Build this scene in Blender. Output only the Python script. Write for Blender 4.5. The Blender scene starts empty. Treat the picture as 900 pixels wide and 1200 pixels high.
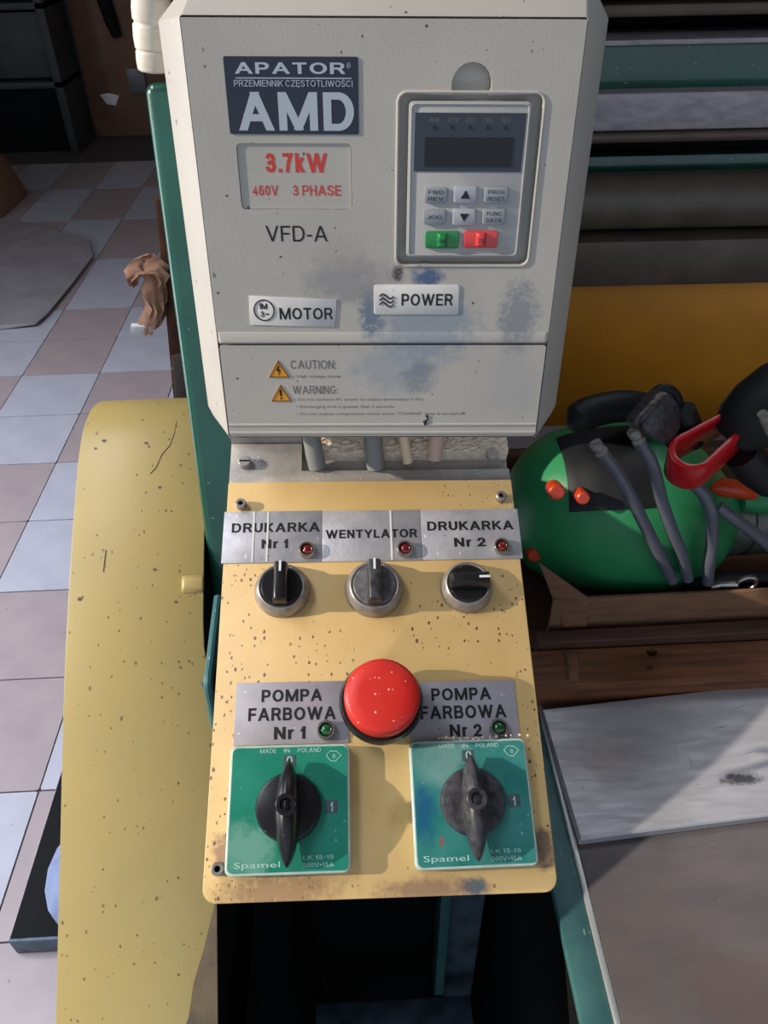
import bpy, bmesh, math, random
from mathutils import Vector, Matrix, geometry
random.seed(7)
S = bpy.context.scene
COL = S.collection
R = math.radians
V = Vector

# ------------------------------------------------------------------ camera
F = 901.0
Yc = V((-55, -737, F)).normalized()
Zc = -V((23, 1100, F)).normalized()
Zc = (Zc - Yc * Zc.dot(Yc)).normalized()
Xc = Yc.cross(Zc)
CW = Matrix((Xc, Yc, Zc))                 # world = CW @ (right, down, forward)
CP = V((0, 0, 1.6))
cd = bpy.data.cameras.new('camera')
cam = bpy.data.objects.new('camera', cd)
COL.objects.link(cam)
rx, dn, fw = CW @ V((1, 0, 0)), CW @ V((0, 1, 0)), CW @ V((0, 0, 1))
cam.matrix_world = Matrix(((rx.x, -dn.x, -fw.x, CP.x), (rx.y, -dn.y, -fw.y, CP.y), (rx.z, -dn.z, -fw.z, CP.z), (0, 0, 0, 1)))
cd.sensor_fit = 'VERTICAL'
cd.sensor_height = 24.0
cd.lens = 24.0 * F / 1200.0
cd.clip_start = 0.02
cd.clip_end = 60
S.camera = cam

# ------------------------------------------------------------------ light
S.view_settings.view_transform = 'Standard'
S.view_settings.look = 'None'
S.view_settings.gamma = 1
S.view_settings.use_curve_mapping = False
S.view_settings.exposure = 0.0
W = bpy.data.worlds.new('sky')
S.world = W
W.use_nodes = True
bg = W.node_tree.nodes['Background']
bg.inputs[0].default_value = (0.70, 0.83, 1.0, 1)
bg.inputs[1].default_value = 0.72
SUN_DIR = V((-0.90, -0.115, 0.40)).normalized()     # towards the sun
sl = bpy.data.lights.new('sun', 'SUN')
sl.energy = 4.3
sl.angle = R(0.6)
sl.color = (1.0, 0.90, 0.76)
sun = bpy.data.objects.new('sun', sl)
COL.objects.link(sun)
sun.rotation_euler = SUN_DIR.to_track_quat('Z', 'Y').to_euler()
sun.location = (-3, -1, 4)

# added unseen lamp by the left wall, brightens the floor
al = bpy.data.lights.new('aisle_fill_side', 'AREA')
al.shape = 'RECTANGLE'
al.size = 3.2
al.size_y = 1.7
al.energy = 70
al.color = (0.80, 0.87, 1.0)
side_fill = bpy.data.objects.new('aisle_fill_side', al)
COL.objects.link(side_fill)
side_fill.location = (-3.93, 1.2, 1.35)
side_fill.rotation_euler = (0, -math.pi / 2, 0)

# added unseen lamp under the ceiling, brightens the aisle floor
rl = bpy.data.lights.new('aisle_fill_top', 'AREA')
rl.shape = 'RECTANGLE'
rl.size = 1.8
rl.size_y = 2.2
rl.energy = 84
rl.spread = R(84)
rl.color = (0.84, 0.90, 1.0)
roof = bpy.data.objects.new('aisle_fill_top', rl)
COL.objects.link(roof)
roof.location = (-2.3, 0.7, 4.12)

rl2 = bpy.data.lights.new('plate_fill_top', 'AREA')  # added unseen lamp, its reflection brightens the aluminium plate
rl2.shape = 'RECTANGLE'
rl2.size = 2.4
rl2.size_y = 1.8
rl2.energy = 24
rl2.color = (0.86, 0.90, 1.0)
roof2 = bpy.data.objects.new('plate_fill_top', rl2)
COL.objects.link(roof2)
roof2.location = (1.3, 2.3, 4.12)


def at(x, y, axis, val):
    """point of the plane (axis = val) seen at photo pixel x, y"""
    r = CW @ V((x - 450, y - 600, F))
    i = 'xyz'.index(axis)
    return CP + r * ((val - CP[i]) / r[i])


# ------------------------------------------------------------------ materials
def srgb(c):
    return tuple(((v / 255) / 12.92 if v / 255 <= 0.04045 else ((v / 255 + 0.055) / 1.055) ** 2.4) for v in c) + (1,)


class NT:
    def __init__(s, m):
        s.t = m.node_tree
        s.n = s.t.nodes
        s.b = s.n['Principled BSDF']
        s.tc = s.n.new('ShaderNodeTexCoord').outputs['Object']

    def link(s, a, b):
        s.t.links.new(a, b)

    def val(s, x, sock):
        if hasattr(x, 'is_linked') or isinstance(x, bpy.types.NodeSocket):
            s.link(x, sock)
        else:
            sock.default_value = x

    def math(s, op, a, b=0.0, clamp=False):
        k = s.n.new('ShaderNodeMath')
        k.operation = op
        k.use_clamp = clamp
        s.val(a, k.inputs[0])
        s.val(b, k.inputs[1])
        return k.outputs[0]

    def vmap(s, scale=(1, 1, 1), rot=(0, 0, 0), loc=(0, 0, 0)):
        k = s.n.new('ShaderNodeMapping')
        s.link(s.tc, k.inputs[0])
        k.inputs['Location'].default_value = loc
        k.inputs['Scale'].default_value = scale
        k.inputs['Rotation'].default_value = rot
        return k.outputs[0]

    def noise(s, scale, detail=3, vec=None, rough=0.55):
        k = s.n.new('ShaderNodeTexNoise')
        s.link(vec or s.tc, k.inputs['Vector'])
        k.inputs['Scale'].default_value = scale
        k.inputs['Detail'].default_value = detail
        k.inputs['Roughness'].default_value = rough
        return k.outputs[0]

    def ramp(s, x, a, b, lo=0.0, hi=1.0):
        k = s.n.new('ShaderNodeMapRange')
        s.val(x, k.inputs[0])
        for i, v in enumerate((a, b, lo, hi)):
            k.inputs[i + 1].default_value = v
        return k.outputs[0]

    def mix(s, f, a, b):
        k = s.n.new('ShaderNodeMix')
        k.data_type = 'RGBA'
        s.val(f, k.inputs[0])
        for sk, v in ((k.inputs[6], a), (k.inputs[7], b)):
            if isinstance(v, tuple):
                sk.default_value = srgb(v) if len(v) == 3 else v
            else:
                s.link(v, sk)
        return k.outputs[2]

    def specks(s, scale, r, keep, stretch=(1, 1, 1), rot=(0, 0, 0), loc=(0, 0, 0)):
        k = s.n.new('ShaderNodeTexVoronoi')
        wob = s.n.new('ShaderNodeVectorMath')
        wob.operation = 'ADD'
        sc = s.n.new('ShaderNodeVectorMath')
        sc.operation = 'SCALE'
        nz = s.n.new('ShaderNodeTexNoise')
        s.link(s.tc, nz.inputs['Vector'])
        nz.inputs['Scale'].default_value = scale * 2.5
        s.link(nz.outputs[1], sc.inputs[0])
        sc.inputs['Scale'].default_value = 0.35 / scale
        s.link(s.vmap(stretch, rot, loc), wob.inputs[0])
        s.link(sc.outputs[0], wob.inputs[1])
        s.link(wob.outputs[0], k.inputs['Vector'])
        k.inputs['Scale'].default_value = scale
        sep = s.n.new('ShaderNodeSeparateColor')
        s.link(k.outputs['Color'], sep.inputs[0])
        on = s.math('GREATER_THAN', sep.outputs[0], 1 - keep)
        rad = s.math('MULTIPLY', sep.outputs[1], r)
        m = s.ramp(s.math('SUBTRACT', k.outputs['Distance'], rad), 0.03, -0.03)
        return s.math('MULTIPLY', on, m)

    def spot(s, x, y, rr, z=None):
        """soft mask round a place of the surface, in its own coordinates"""
        k = s.n.new('ShaderNodeVectorMath')
        k.operation = 'DISTANCE'
        mp = s.n.new('ShaderNodeMapping')
        s.link(s.tc, mp.inputs[0])
        rx_, ry_ = rr if isinstance(rr, tuple) else (rr, rr)
        mp.inputs['Location'].default_value = (-x / rx_, -y / ry_, 0)
        mp.inputs['Scale'].default_value = (1 / rx_, 1 / ry_, 0)
        s.link(mp.outputs[0], k.inputs[0])
        k.inputs[1].default_value = (0, 0, 0)
        return s.ramp(k.outputs['Value'], 1.0, 0.15)


def mat(name, base, rough=0.5, metal=0.0, var=None, var_scale=20, specks=(), stains=(), bump=0.0, bump_scale=300,
        stretch=(1, 1, 1), rough_var=0.0, spec=0.5, coat=0.0, trans=0.0, ior=1.45, brushed=0):
    m = bpy.data.materials.new(name)
    m.use_nodes = True
    t = NT(m)
    c = None
    if var:
        n = t.noise(var_scale, 5, t.vmap(stretch))
        c = t.mix(t.ramp(n, 0.34, 0.68), base, var)
    for (x, y, rr, colr, st, ns) in stains:
        k = t.noise(ns, 5, rough=0.7)
        f = t.math('MULTIPLY', t.ramp(t.math('MULTIPLY', t.spot(x, y, rr), k), 0.22, 0.42), st)
        c = t.mix(f, c if c is not None else base, colr)
    for sp in specks:
        (scale, r, keep, colr, st) = sp[:5]
        k = t.specks(scale, r, keep, sp[5] if len(sp) > 5 else (1, 1, 1))
        f = t.math('MULTIPLY', k, st)
        if len(sp) > 6:                       # only near these places
            a = None
            for (x, y, rr) in sp[6]:
                q = t.spot(x, y, rr)
                a = q if a is None else t.math('MAXIMUM', a, q)
            f = t.math('MULTIPLY', f, t.ramp(t.math('MULTIPLY', a, t.noise(scale * 0.25, 2)), 0.14, 0.24))
        c = t.mix(f, c if c is not None else base, colr)
    if c is None:
        t.b.inputs['Base Color'].default_value = srgb(base)
    else:
        t.link(c, t.b.inputs['Base Color'])
    t.b.inputs['Roughness'].default_value = rough
    if rough_var:
        t.link(t.ramp(t.noise(var_scale * 2, 4, t.vmap(stretch)), 0.3, 0.7, rough - rough_var, rough + rough_var), t.b.inputs['Roughness'])
    t.b.inputs['Metallic'].default_value = metal
    t.b.inputs['Specular IOR Level'].default_value = spec
    t.b.inputs['Coat Weight'].default_value = coat
    t.b.inputs['Transmission Weight'].default_value = trans
    t.b.inputs['IOR'].default_value = ior
    if bump:
        k = t.n.new('ShaderNodeBump')
        k.inputs['Strength'].default_value = bump
        k.inputs['Distance'].default_value = 0.001
        t.link(t.noise(bump_scale, 4, t.vmap(stretch)), k.inputs['Height'])
        t.link(k.outputs[0], t.b.inputs['Normal'])
    return m


BR = (70, 48, 38)
M = {}
M['vfd'] = mat('grey_plastic', (188, 182, 173), 0.42, var=(176, 171, 164), var_scale=9, bump=0.12, bump_scale=900, specks=[
    (200, 0.17, 0.12, (60, 52, 46), 0.85), (420, 0.2, 0.05, (70, 60, 55), 0.7),
    (300, 0.3, 0.22, (50, 45, 42), 0.8, (1, 0.6, 1), [(-0.005, 0.08, 0.03), (-0.005, 0.19, 0.03)])],
    stains=[(0.088, 0.078, (0.014, 0.03), (66, 100, 132), 0.75, 260), (0.12, 0.068, (0.055, 0.04), (120, 140, 160), 0.6, 170),
            (0.17, 0.075, (0.022, 0.04), (98, 112, 130), 0.6, 240), (0.10, 0.045, (0.05, 0.03), (135, 150, 168), 0.5, 150),
            (0.075, 0.095, (0.05, 0.025), (140, 138, 140), 0.7, 90), (0.118, 0.098, (0.016, 0.012), (45, 80, 130), 0.85, 170),
            (0.102, 0.1, (0.006, 0.008), (60, 50, 60), 0.9, 200), (0.17, 0.035, (0.03, 0.04), (165, 165, 168), 0.5, 70),
            (0.115, 0.04, (0.02, 0.02), (112, 122, 135), 0.6, 140), (0.07, 0.11, (0.03, 0.02), (170, 160, 155), 0.5, 80)])
M['vfd_lit'] = M['vfd']
M['navy'] = mat('navy_sticker', (38, 44, 62), 0.45, bump=0.05)
M['print_grey'] = mat('silver_print', (178, 186, 198), 0.5)
M['print_red'] = mat('red_print', (205, 62, 52), 0.5)
M['print_black'] = mat('black_print', (28, 26, 28), 0.5)
M['print_faint'] = mat('faint_print', (110, 104, 100), 0.6)
M['white_sticker'] = mat('white_sticker', (222, 219, 214), 0.4, var=(205, 202, 200), var_scale=60, specks=[(300, 0.25, 0.08, (70, 60, 60), 0.8)])
M['orange_tri'] = mat('warning_orange', (226, 150, 38), 0.5)
M['pad'] = mat('keypad_plastic', (172, 170, 169), 0.4, bump=0.05)
M['bezel'] = mat('display_bezel', (52, 60, 72), 0.35)
M['screen'] = mat('dark_display_glass', (20, 17, 20), 0.12)
M['btn'] = mat('grey_button', (148, 152, 158), 0.4)
M['btn_lite'] = mat('pale_button', (170, 172, 180), 0.35)
M['btn_green'] = mat('green_button', (22, 130, 62), 0.25, coat=0.5)
M['btn_red'] = mat('red_button', (212, 62, 62), 0.25, coat=0.5)
YEL = (218, 184, 126)
edge_sp = [(0.012, 0.10, (0.03, 0.16)), (0.0, 0.02, (0.05, 0.04)), (0.18, 0.15, (0.02, 0.05)), (0.185, 0.05, (0.03, 0.08)), (0.06, 0.13, 0.03), (0.14, 0.145, 0.035)]
M['panel'] = mat('yellow_enamel', YEL, 0.38, var=(206, 170, 110), var_scale=14, bump=0.1, bump_scale=500, specks=[
    (330, 0.2, 0.07, (120, 80, 52), 0.8, (1, 0.6, 1)),
    (380, 0.34, 0.62, (92, 54, 50), 0.9, (1, 0.7, 1), edge_sp),
    (620, 0.4, 0.3, (130, 90, 60), 0.8, (1, 0.7, 1), [(0.17, 0.235, (0.05, 0.03)), (0.04, 0.01, (0.06, 0.03))])],
    stains=[(0.143, 0.004, (0.014, 0.009), (46, 92, 112), 0.9, 120), (0.12, 0.003, (0.06, 0.012), (130, 96, 86), 0.65, 150),
            (0.04, 0.005, (0.06, 0.018), (140, 100, 80), 0.6, 170), (0.182, 0.022, (0.014, 0.02), (88, 66, 66), 0.8, 130),
            (0.012, 0.025, (0.016, 0.02), (120, 84, 80), 0.7, 170), (0.105, 0.04, (0.012, 0.02), (176, 140, 84), 0.5, 90)])
M['guard'] = mat('guard_yellow', (176, 152, 92), 0.40, var=(164, 146, 94), var_scale=6, bump=0.08, bump_scale=120, specks=[
    (150, 0.16, 0.45, (104, 84, 54), 0.8, (1, 0.5, 1)), (260, 0.25, 0.25, (86, 66, 44), 0.8, (1, 0.6, 1)),
    (70, 0.1, 0.12, (80, 68, 60), 0.8, (1, 0.5, 1))],
    stains=[(0.07, 0.0, (0.07, 0.2), (176, 166, 112), 0.4, 12)])
M['guard_bare'] = mat('bare_scuffed_metal', (112, 96, 74), 0.6, var=(90, 78, 64), var_scale=60, bump=0.2)
M['green'] = mat('green_enamel', (26, 88, 72), 0.28, coat=0.7, var=(18, 68, 56), var_scale=18, bump=0.12, bump_scale=300, specks=[
    (240, 0.16, 0.22, (140, 180, 160), 0.6, (0.35, 1, 1)), (300, 0.3, 0.06, (30, 40, 34), 0.7)])
M['green_dull'] = mat('worn_green_enamel', (72, 118, 116), 0.42, var=(48, 92, 96), var_scale=22, bump=0.15, specks=[(260, 0.2, 0.2, (170, 195, 190), 0.6, (1, .3, 1))])
M['dark_green'] = mat('dark_green_enamel', (20, 58, 48), 0.45, var=(16, 44, 40), var_scale=12)
M['zinc'] = mat('dusty_grey_steel', (186, 178, 170), 0.5, metal=0.15, var=(142, 138, 136), var_scale=30, bump=0.3, bump_scale=500,
                specks=[(420, 0.35, 0.25, (205, 196, 186), 0.6)])
M['rough'] = mat('dust_and_sunlit_board', (240, 224, 204), 0.9, var=(212, 188, 164), var_scale=260, bump=1.0, bump_scale=600)  # pale base colour also stands in for sun on the board
M['label'] = mat('brushed_label', (190, 186, 190), 0.40, metal=0.35, var=(166, 164, 170), var_scale=60, bump=0.2, bump_scale=400,
                 specks=[(420, 0.25, 0.18, (232, 230, 232), 0.7, (1, .4, 1)), (240, 0.2, 0.12, (90, 84, 88), 0.5)])
M['label_lo'] = mat('printed_label', (172, 166, 172), 0.45, metal=0.15, var=(156, 150, 156), var_scale=40, bump=0.1,
                    specks=[(380, 0.25, 0.16, (222, 216, 214), 0.7), (300, 0.2, 0.1, (80, 70, 76), 0.5)])
M['chrome'] = mat('satin_chrome', (186, 180, 174), 0.28, metal=0.9, var=(150, 144, 140), var_scale=120, rough_var=0.1)
M['dusty_chrome'] = mat('dusty_chrome', (168, 160, 152), 0.42, metal=0.6, var=(134, 128, 124), var_scale=160)
M['black'] = mat('black_plastic', (26, 25, 28), 0.28, specks=[(500, 0.25, 0.22, (120, 116, 118), 0.45)])
M['black_worn'] = mat('dusty_black_plastic', (38, 36, 40), 0.38, var=(74, 72, 76), var_scale=220)
M['clear_grey'] = mat('scuffed_grey_plastic', (120, 116, 118), 0.35, var=(82, 78, 82), var_scale=240)
M['white'] = mat('white_paint', (225, 222, 216), 0.5)
M['red_cap'] = mat('red_cap', (200, 34, 27), 0.42, var=(208, 48, 36), var_scale=50, specks=[(420, 0.28, 0.22, (236, 190, 176), 0.75)])
M['lens_red'] = mat('red_lens', (110, 10, 14), 0.12, coat=1)
M['lens_green'] = mat('green_lens', (18, 84, 40), 0.12, coat=1)
M['pale_plastic'] = mat('clear_plastic_rim', (188, 204, 196), 0.25, coat=0.4, var=(160, 186, 176), var_scale=100)
def swg(nm, a, b, blue):
    return mat(nm, a, 0.3, coat=0.5, var=b, var_scale=34, specks=[(430, 0.25, 0.12, (170, 200, 188), 0.5)], stains=blue)
M['switch_green'] = swg('switch_green', (16, 122, 96), (44, 138, 116), [(-0.02, -0.02, 0.03, (140, 178, 164), 0.5, 70)])
M['switch_teal'] = swg('switch_teal', (24, 112, 104), (70, 138, 132), [(-0.026, -0.005, (0.012, 0.03), (24, 84, 122), 0.85, 60), (-0.015, 0.025, 0.03, (130, 166, 160), 0.6, 60), (-0.018, -0.019, (0.0022, 0.0042), (170, 50, 50), 0.8, 300)])
M['switch_mark'] = mat('grey_mark_square', (72, 84, 92), 0.4)
M['print_white'] = mat('white_print', (168, 204, 192), 0.5)
M['steel'] = mat('tarnished_steel', (116, 108, 107), 0.36, metal=0.3, var=(96, 92, 96), var_scale=12, stretch=(1, 2.5, 1), rough_var=0.08, bump=0.15, bump_scale=160,
                 specks=[(90, 0.10, 0.22, (176, 172, 172), 0.6, (0.35, 1.8, 1))],
                 stains=[(0.26, 0.2, 0.08, (108, 84, 76), 0.4, 30), (0.24, 0.12, 0.06, (110, 84, 76), 0.4, 30), (0.4, 0.25, 0.1, (104, 88, 82), 0.4, 25), (0.32, 0.16, 0.07, (70, 68, 76), 0.5, 30)])
M['steel_edge'] = mat('lit_edge_and_burrs', (205, 208, 208), 0.35, metal=0.6)
M['dark'] = mat('black_paint_and_shade', (13, 14, 16), 0.75, spec=0.2)  # black parts, also painted shade in the machine base and gaps
M['bluesteel'] = mat('blue_black_steel', (92, 110, 124), 0.5, var=(56, 70, 82), var_scale=30, specks=[(200, 0.3, 0.2, (120, 130, 140), 0.5)])
M['ochre'] = mat('ochre_panel', (232, 152, 40), 0.5, var=(212, 138, 36), var_scale=10)
M['bar'] = mat('grey_bar', (184, 172, 178), 0.45, metal=0.1, var=(150, 140, 144), var_scale=40, stretch=(1, 4, 3), bump=0.2)
M['brown'] = mat('brown_oily_steel', (104, 88, 78), 0.45, var=(84, 70, 62), var_scale=20)
M['roller'] = mat('rubber_roller', (112, 102, 88), 0.4, var=(88, 80, 70), var_scale=14)
M['rust'] = mat('rusty_sheet', (116, 66, 42), 0.8, var=(72, 46, 36), var_scale=40, bump=0.4, specks=[(120, 0.3, 0.2, (200, 180, 160), 0.6)])
M['rag'] = mat('pinkish_rag', (196, 150, 124), 0.9, var=(160, 110, 86), var_scale=60, bump=0.3)
M['paper'] = mat('white_paper', (225, 222, 222), 0.8)
M['hose'] = mat('cream_plastic_hose', (222, 214, 200), 0.45, var=(196, 188, 176), var_scale=60)
M['card'] = mat('cardboard', (134, 98, 74), 0.85, var=(112, 80, 60), var_scale=26, stretch=(1, 6, 6), bump=0.2)
M['wood'] = mat('stained_wood', (138, 88, 56), 0.6, var=(86, 54, 38), var_scale=22, stretch=(0.5, 6, 6), bump=0.3, bump_scale=60,
                specks=[(30, 0.2, 0.15, (60, 36, 26), 0.8)])
M['wood_dark'] = mat('dark_stained_wood', (92, 58, 42), 0.6, var=(58, 38, 32), var_scale=26, stretch=(0.4, 7, 7), bump=0.3, bump_scale=60)
M['tool_green'] = mat('tool_green_plastic', (40, 130, 80), 0.42, var=(46, 136, 86), var_scale=40)
M['tool_dark'] = mat('tool_black_rubber', (18, 20, 24), 0.55)
M['orange'] = mat('orange_plastic', (196, 60, 22), 0.35, coat=0.3)
M['redp'] = mat('red_plastic', (196, 26, 34), 0.3, coat=0.4)
M['cord'] = mat('grey_black_rubber', (92, 94, 104), 0.22)
M['cord_tip'] = mat('dusty_grey_tip', (150, 144, 138), 0.7, var=(104, 98, 92), var_scale=200)
M['cable'] = mat('grey_cable_sheath', (128, 128, 126), 0.42)
M['cream'] = mat('cream_insulation', (226, 204, 172), 0.6)
M['pink'] = mat('pale_pink_insulation', (206, 176, 160), 0.6)
M['motor'] = mat('scratched_grey_metal', (112, 114, 108), 0.4, metal=0.4, var=(78, 82, 76), var_scale=60, specks=[(160, 0.25, 0.2, (190, 194, 184), 0.6)])
M['tile_a'] = mat('pale_tile', (180, 178, 188), 0.34, var=(168, 166, 176), var_scale=9, specks=[(30, 0.12, 0.12, (100, 92, 96), 0.5)])
M['tile_b'] = mat('brown_tile', (166, 150, 150), 0.36, var=(154, 140, 142), var_scale=9, specks=[(30, 0.12, 0.12, (80, 70, 70), 0.5)])
M['grout'] = mat('grout', (82, 76, 76), 0.8)
M['plaster'] = mat('dim_plaster', (150, 140, 128), 0.85, var=(130, 120, 110), var_scale=3)
M['sheet'] = mat('trodden_cardboard', (146, 140, 144), 0.7, var=(128, 122, 126), var_scale=6, bump=0.2, bump_scale=30)
M['cab'] = mat('dark_cabinet', (60, 64, 62), 0.6, var=(46, 48, 48), var_scale=8)
M['brownwall'] = mat('brown_board', (122, 88, 68), 0.75, var=(104, 76, 60), var_scale=5)
M['sack'] = mat('white_plastic_sack', (140, 150, 180), 0.5, var=(120, 130, 165), var_scale=30)


# ------------------------------------------------------------------ mesh helpers
def ident():
    return Matrix.Identity(4)


class MB:
    def __init__(s):
        s.v = []
        s.f = []

    def add(s, vs, fs, m=None):
        k = len(s.v)
        s.v += [tuple(m @ V(p)) if m else tuple(p) for p in vs]
        s.f += [tuple(i + k for i in q) for q in fs]
        return s

    def box(s, x0, x1, y0, y1, z0, z1, m=None):
        vs = [(x, y, z) for z in (z0, z1) for y in (y0, y1) for x in (x0, x1)]
        return s.add(vs, [(0, 2, 3, 1), (4, 5, 7, 6), (0, 1, 5, 4), (1, 3, 7, 5), (3, 2, 6, 7), (2, 0, 4, 6)], m)

    def prism(s, pts, z0, z1, m=None, holes=()):
        """pts: ccw outline in xy"""
        loops = [list(pts)] + [list(h) for h in holes]
        tri = geometry.tessellate_polygon([[V((p[0], p[1], 0)) for p in l] for l in loops]) if holes else None
        flat = [p for l in loops for p in l]
        n = len(flat)
        vs = [(p[0], p[1], z0) for p in flat] + [(p[0], p[1], z1) for p in flat]
        fs = []
        if tri:
            for t in tri:
                a, b, c = [flat[i] for i in t]
                cr = (b[0] - a[0]) * (c[1] - a[1]) - (b[1] - a[1]) * (c[0] - a[0])
                t = tuple(t) if cr > 0 else tuple(reversed(t))
                fs.append(tuple(i + n for i in t))
                fs.append(tuple(reversed(t)))
        else:
            fs.append(tuple(range(n, 2 * n)))
            fs.append(tuple(reversed(range(n))))
        k = 0
        for l in loops:
            c = len(l)
            for i in range(c):
                j = (i + 1) % c
                fs.append((k + i, k + j, n + k + j, n + k + i))
            k += c
        return s.add(vs, fs, m)

    def lathe(s, prof, n=32, m=None, cap0=True, cap1=True):
        vs = []
        for (r, z) in prof:
            for i in range(n):
                a = 2 * math.pi * i / n
                vs.append((r * math.cos(a), r * math.sin(a), z))
        fs = []
        for k in range(len(prof) - 1):
            for i in range(n):
                j = (i + 1) % n
                fs.append((k * n + i, k * n + j, (k + 1) * n + j, (k + 1) * n + i))
        if cap0:
            fs.append(tuple(reversed(range(n))))
        if cap1:
            fs.append(tuple(range((len(prof) - 1) * n, len(prof) * n)))
        return s.add(vs, fs, m)

    def tube(s, path, r, n=12, closed=False, m=None):
        P = [V(p) for p in path]
        rs = r if isinstance(r, (list, tuple)) else [r] * len(P)
        vs, fs = [], []
        up = None
        for i, p in enumerate(P):
            if closed:
                t = P[(i + 1) % len(P)] - P[i - 1]
            else:
                t = P[min(i + 1, len(P) - 1)] - P[max(i - 1, 0)]
            t.normalize()
            if up is None:
                up = V((0, 0, 1)) if abs(t.z) < 0.9 else V((1, 0, 0))
            a = (up - t * up.dot(t)).normalized()
            up = a
            b = t.cross(a)
            for k in range(n):
                w = 2 * math.pi * k / n
                vs.append(tuple(p + (a * math.cos(w) + b * math.sin(w)) * rs[i]))
        c = len(P)
        for i in range(c if closed else c - 1):
            i2 = (i + 1) % c
            for k in range(n):
                k2 = (k + 1) % n
                fs.append((i * n + k, i * n + k2, i2 * n + k2, i2 * n + k))
        if not closed:
            fs.append(tuple(reversed(range(n))))
            fs.append(tuple(range((c - 1) * n, c * n)))
        return s.add(vs, fs, m)

    def loft(s, rings, cap0=True, cap1=True, m=None):
        n = len(rings[0])
        vs = [p for r_ in rings for p in r_]
        fs = []
        for k in range(len(rings) - 1):
            for i in range(n):
                j = (i + 1) % n
                fs.append((k * n + i, k * n + j, (k + 1) * n + j, (k + 1) * n + i))
        if cap0:
            fs.append(tuple(reversed(range(n))))
        if cap1:
            fs.append(tuple(range((len(rings) - 1) * n, len(rings) * n)))
        return s.add(vs, fs, m)

    def obj(s, name, m, parent=None, bevel=0.0, seg=2, smooth=True, mw=None, ang=35):
        me = bpy.data.meshes.new(name)
        me.from_pydata(s.v, [], s.f)
        bm = bmesh.new()
        bm.from_mesh(me)
        bmesh.ops.recalc_face_normals(bm, faces=bm.faces)
        if bevel:
            es = [e for e in bm.edges if len(e.link_faces) == 2 and e.calc_face_angle(0) > R(30)]
            bmesh.ops.bevel(bm, geom=es, offset=bevel, segments=seg, affect='EDGES', profile=0.5, clamp_overlap=True)
        for e in bm.edges:
            e.smooth = not (len(e.link_faces) == 2 and e.calc_face_angle(0) > R(ang))
        for f in bm.faces:
            f.smooth = smooth
        bm.to_mesh(me)
        bm.free()
        o = bpy.data.objects.new(name, me)
        COL.objects.link(o)
        o.data.materials.append(M[m] if isinstance(m, str) else m)
        if parent:
            o.parent = parent
        if mw:
            o.matrix_local = mw
        return o


def rrect(x0, x1, y0, y1, r, n=5):
    out = []
    for (cx, cy, a0) in ((x1 - r, y1 - r, 0), (x0 + r, y1 - r, 90), (x0 + r, y0 + r, 180), (x1 - r, y0 + r, 270)):
        for i in range(n + 1):
            a = R(a0 + 90 * i / n)
            out.append((cx + r * math.cos(a), cy + r * math.sin(a)))
    return out


def T(x, y, z=0, rz=0):
    return Matrix.Translation((x, y, z)) @ Matrix.Rotation(rz, 4, 'Z')


def spline(pts, k=8):
    P = [V(p) for p in pts]
    P = [P[0] * 2 - P[1]] + P + [P[-1] * 2 - P[-2]]
    out = []
    for i in range(1, len(P) - 2):
        for j in range(k):
            t = j / k
            a, b, c, d = P[i - 1:i + 3]
            out.append(0.5 * ((2 * b) + (c - a) * t + (2 * a - 5 * b + 4 * c - d) * t * t + (3 * b - a - 3 * c + d) * t ** 3))
    out.append(P[-2])
    return out


def arc(cx, cy, rx_, ry_, a0, a1, n=9):
    return [(cx + rx_ * math.cos(R(a0 + (a1 - a0) * i / n)), cy + ry_ * math.sin(R(a0 + (a1 - a0) * i / n))) for i in range(n + 1)]


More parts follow.
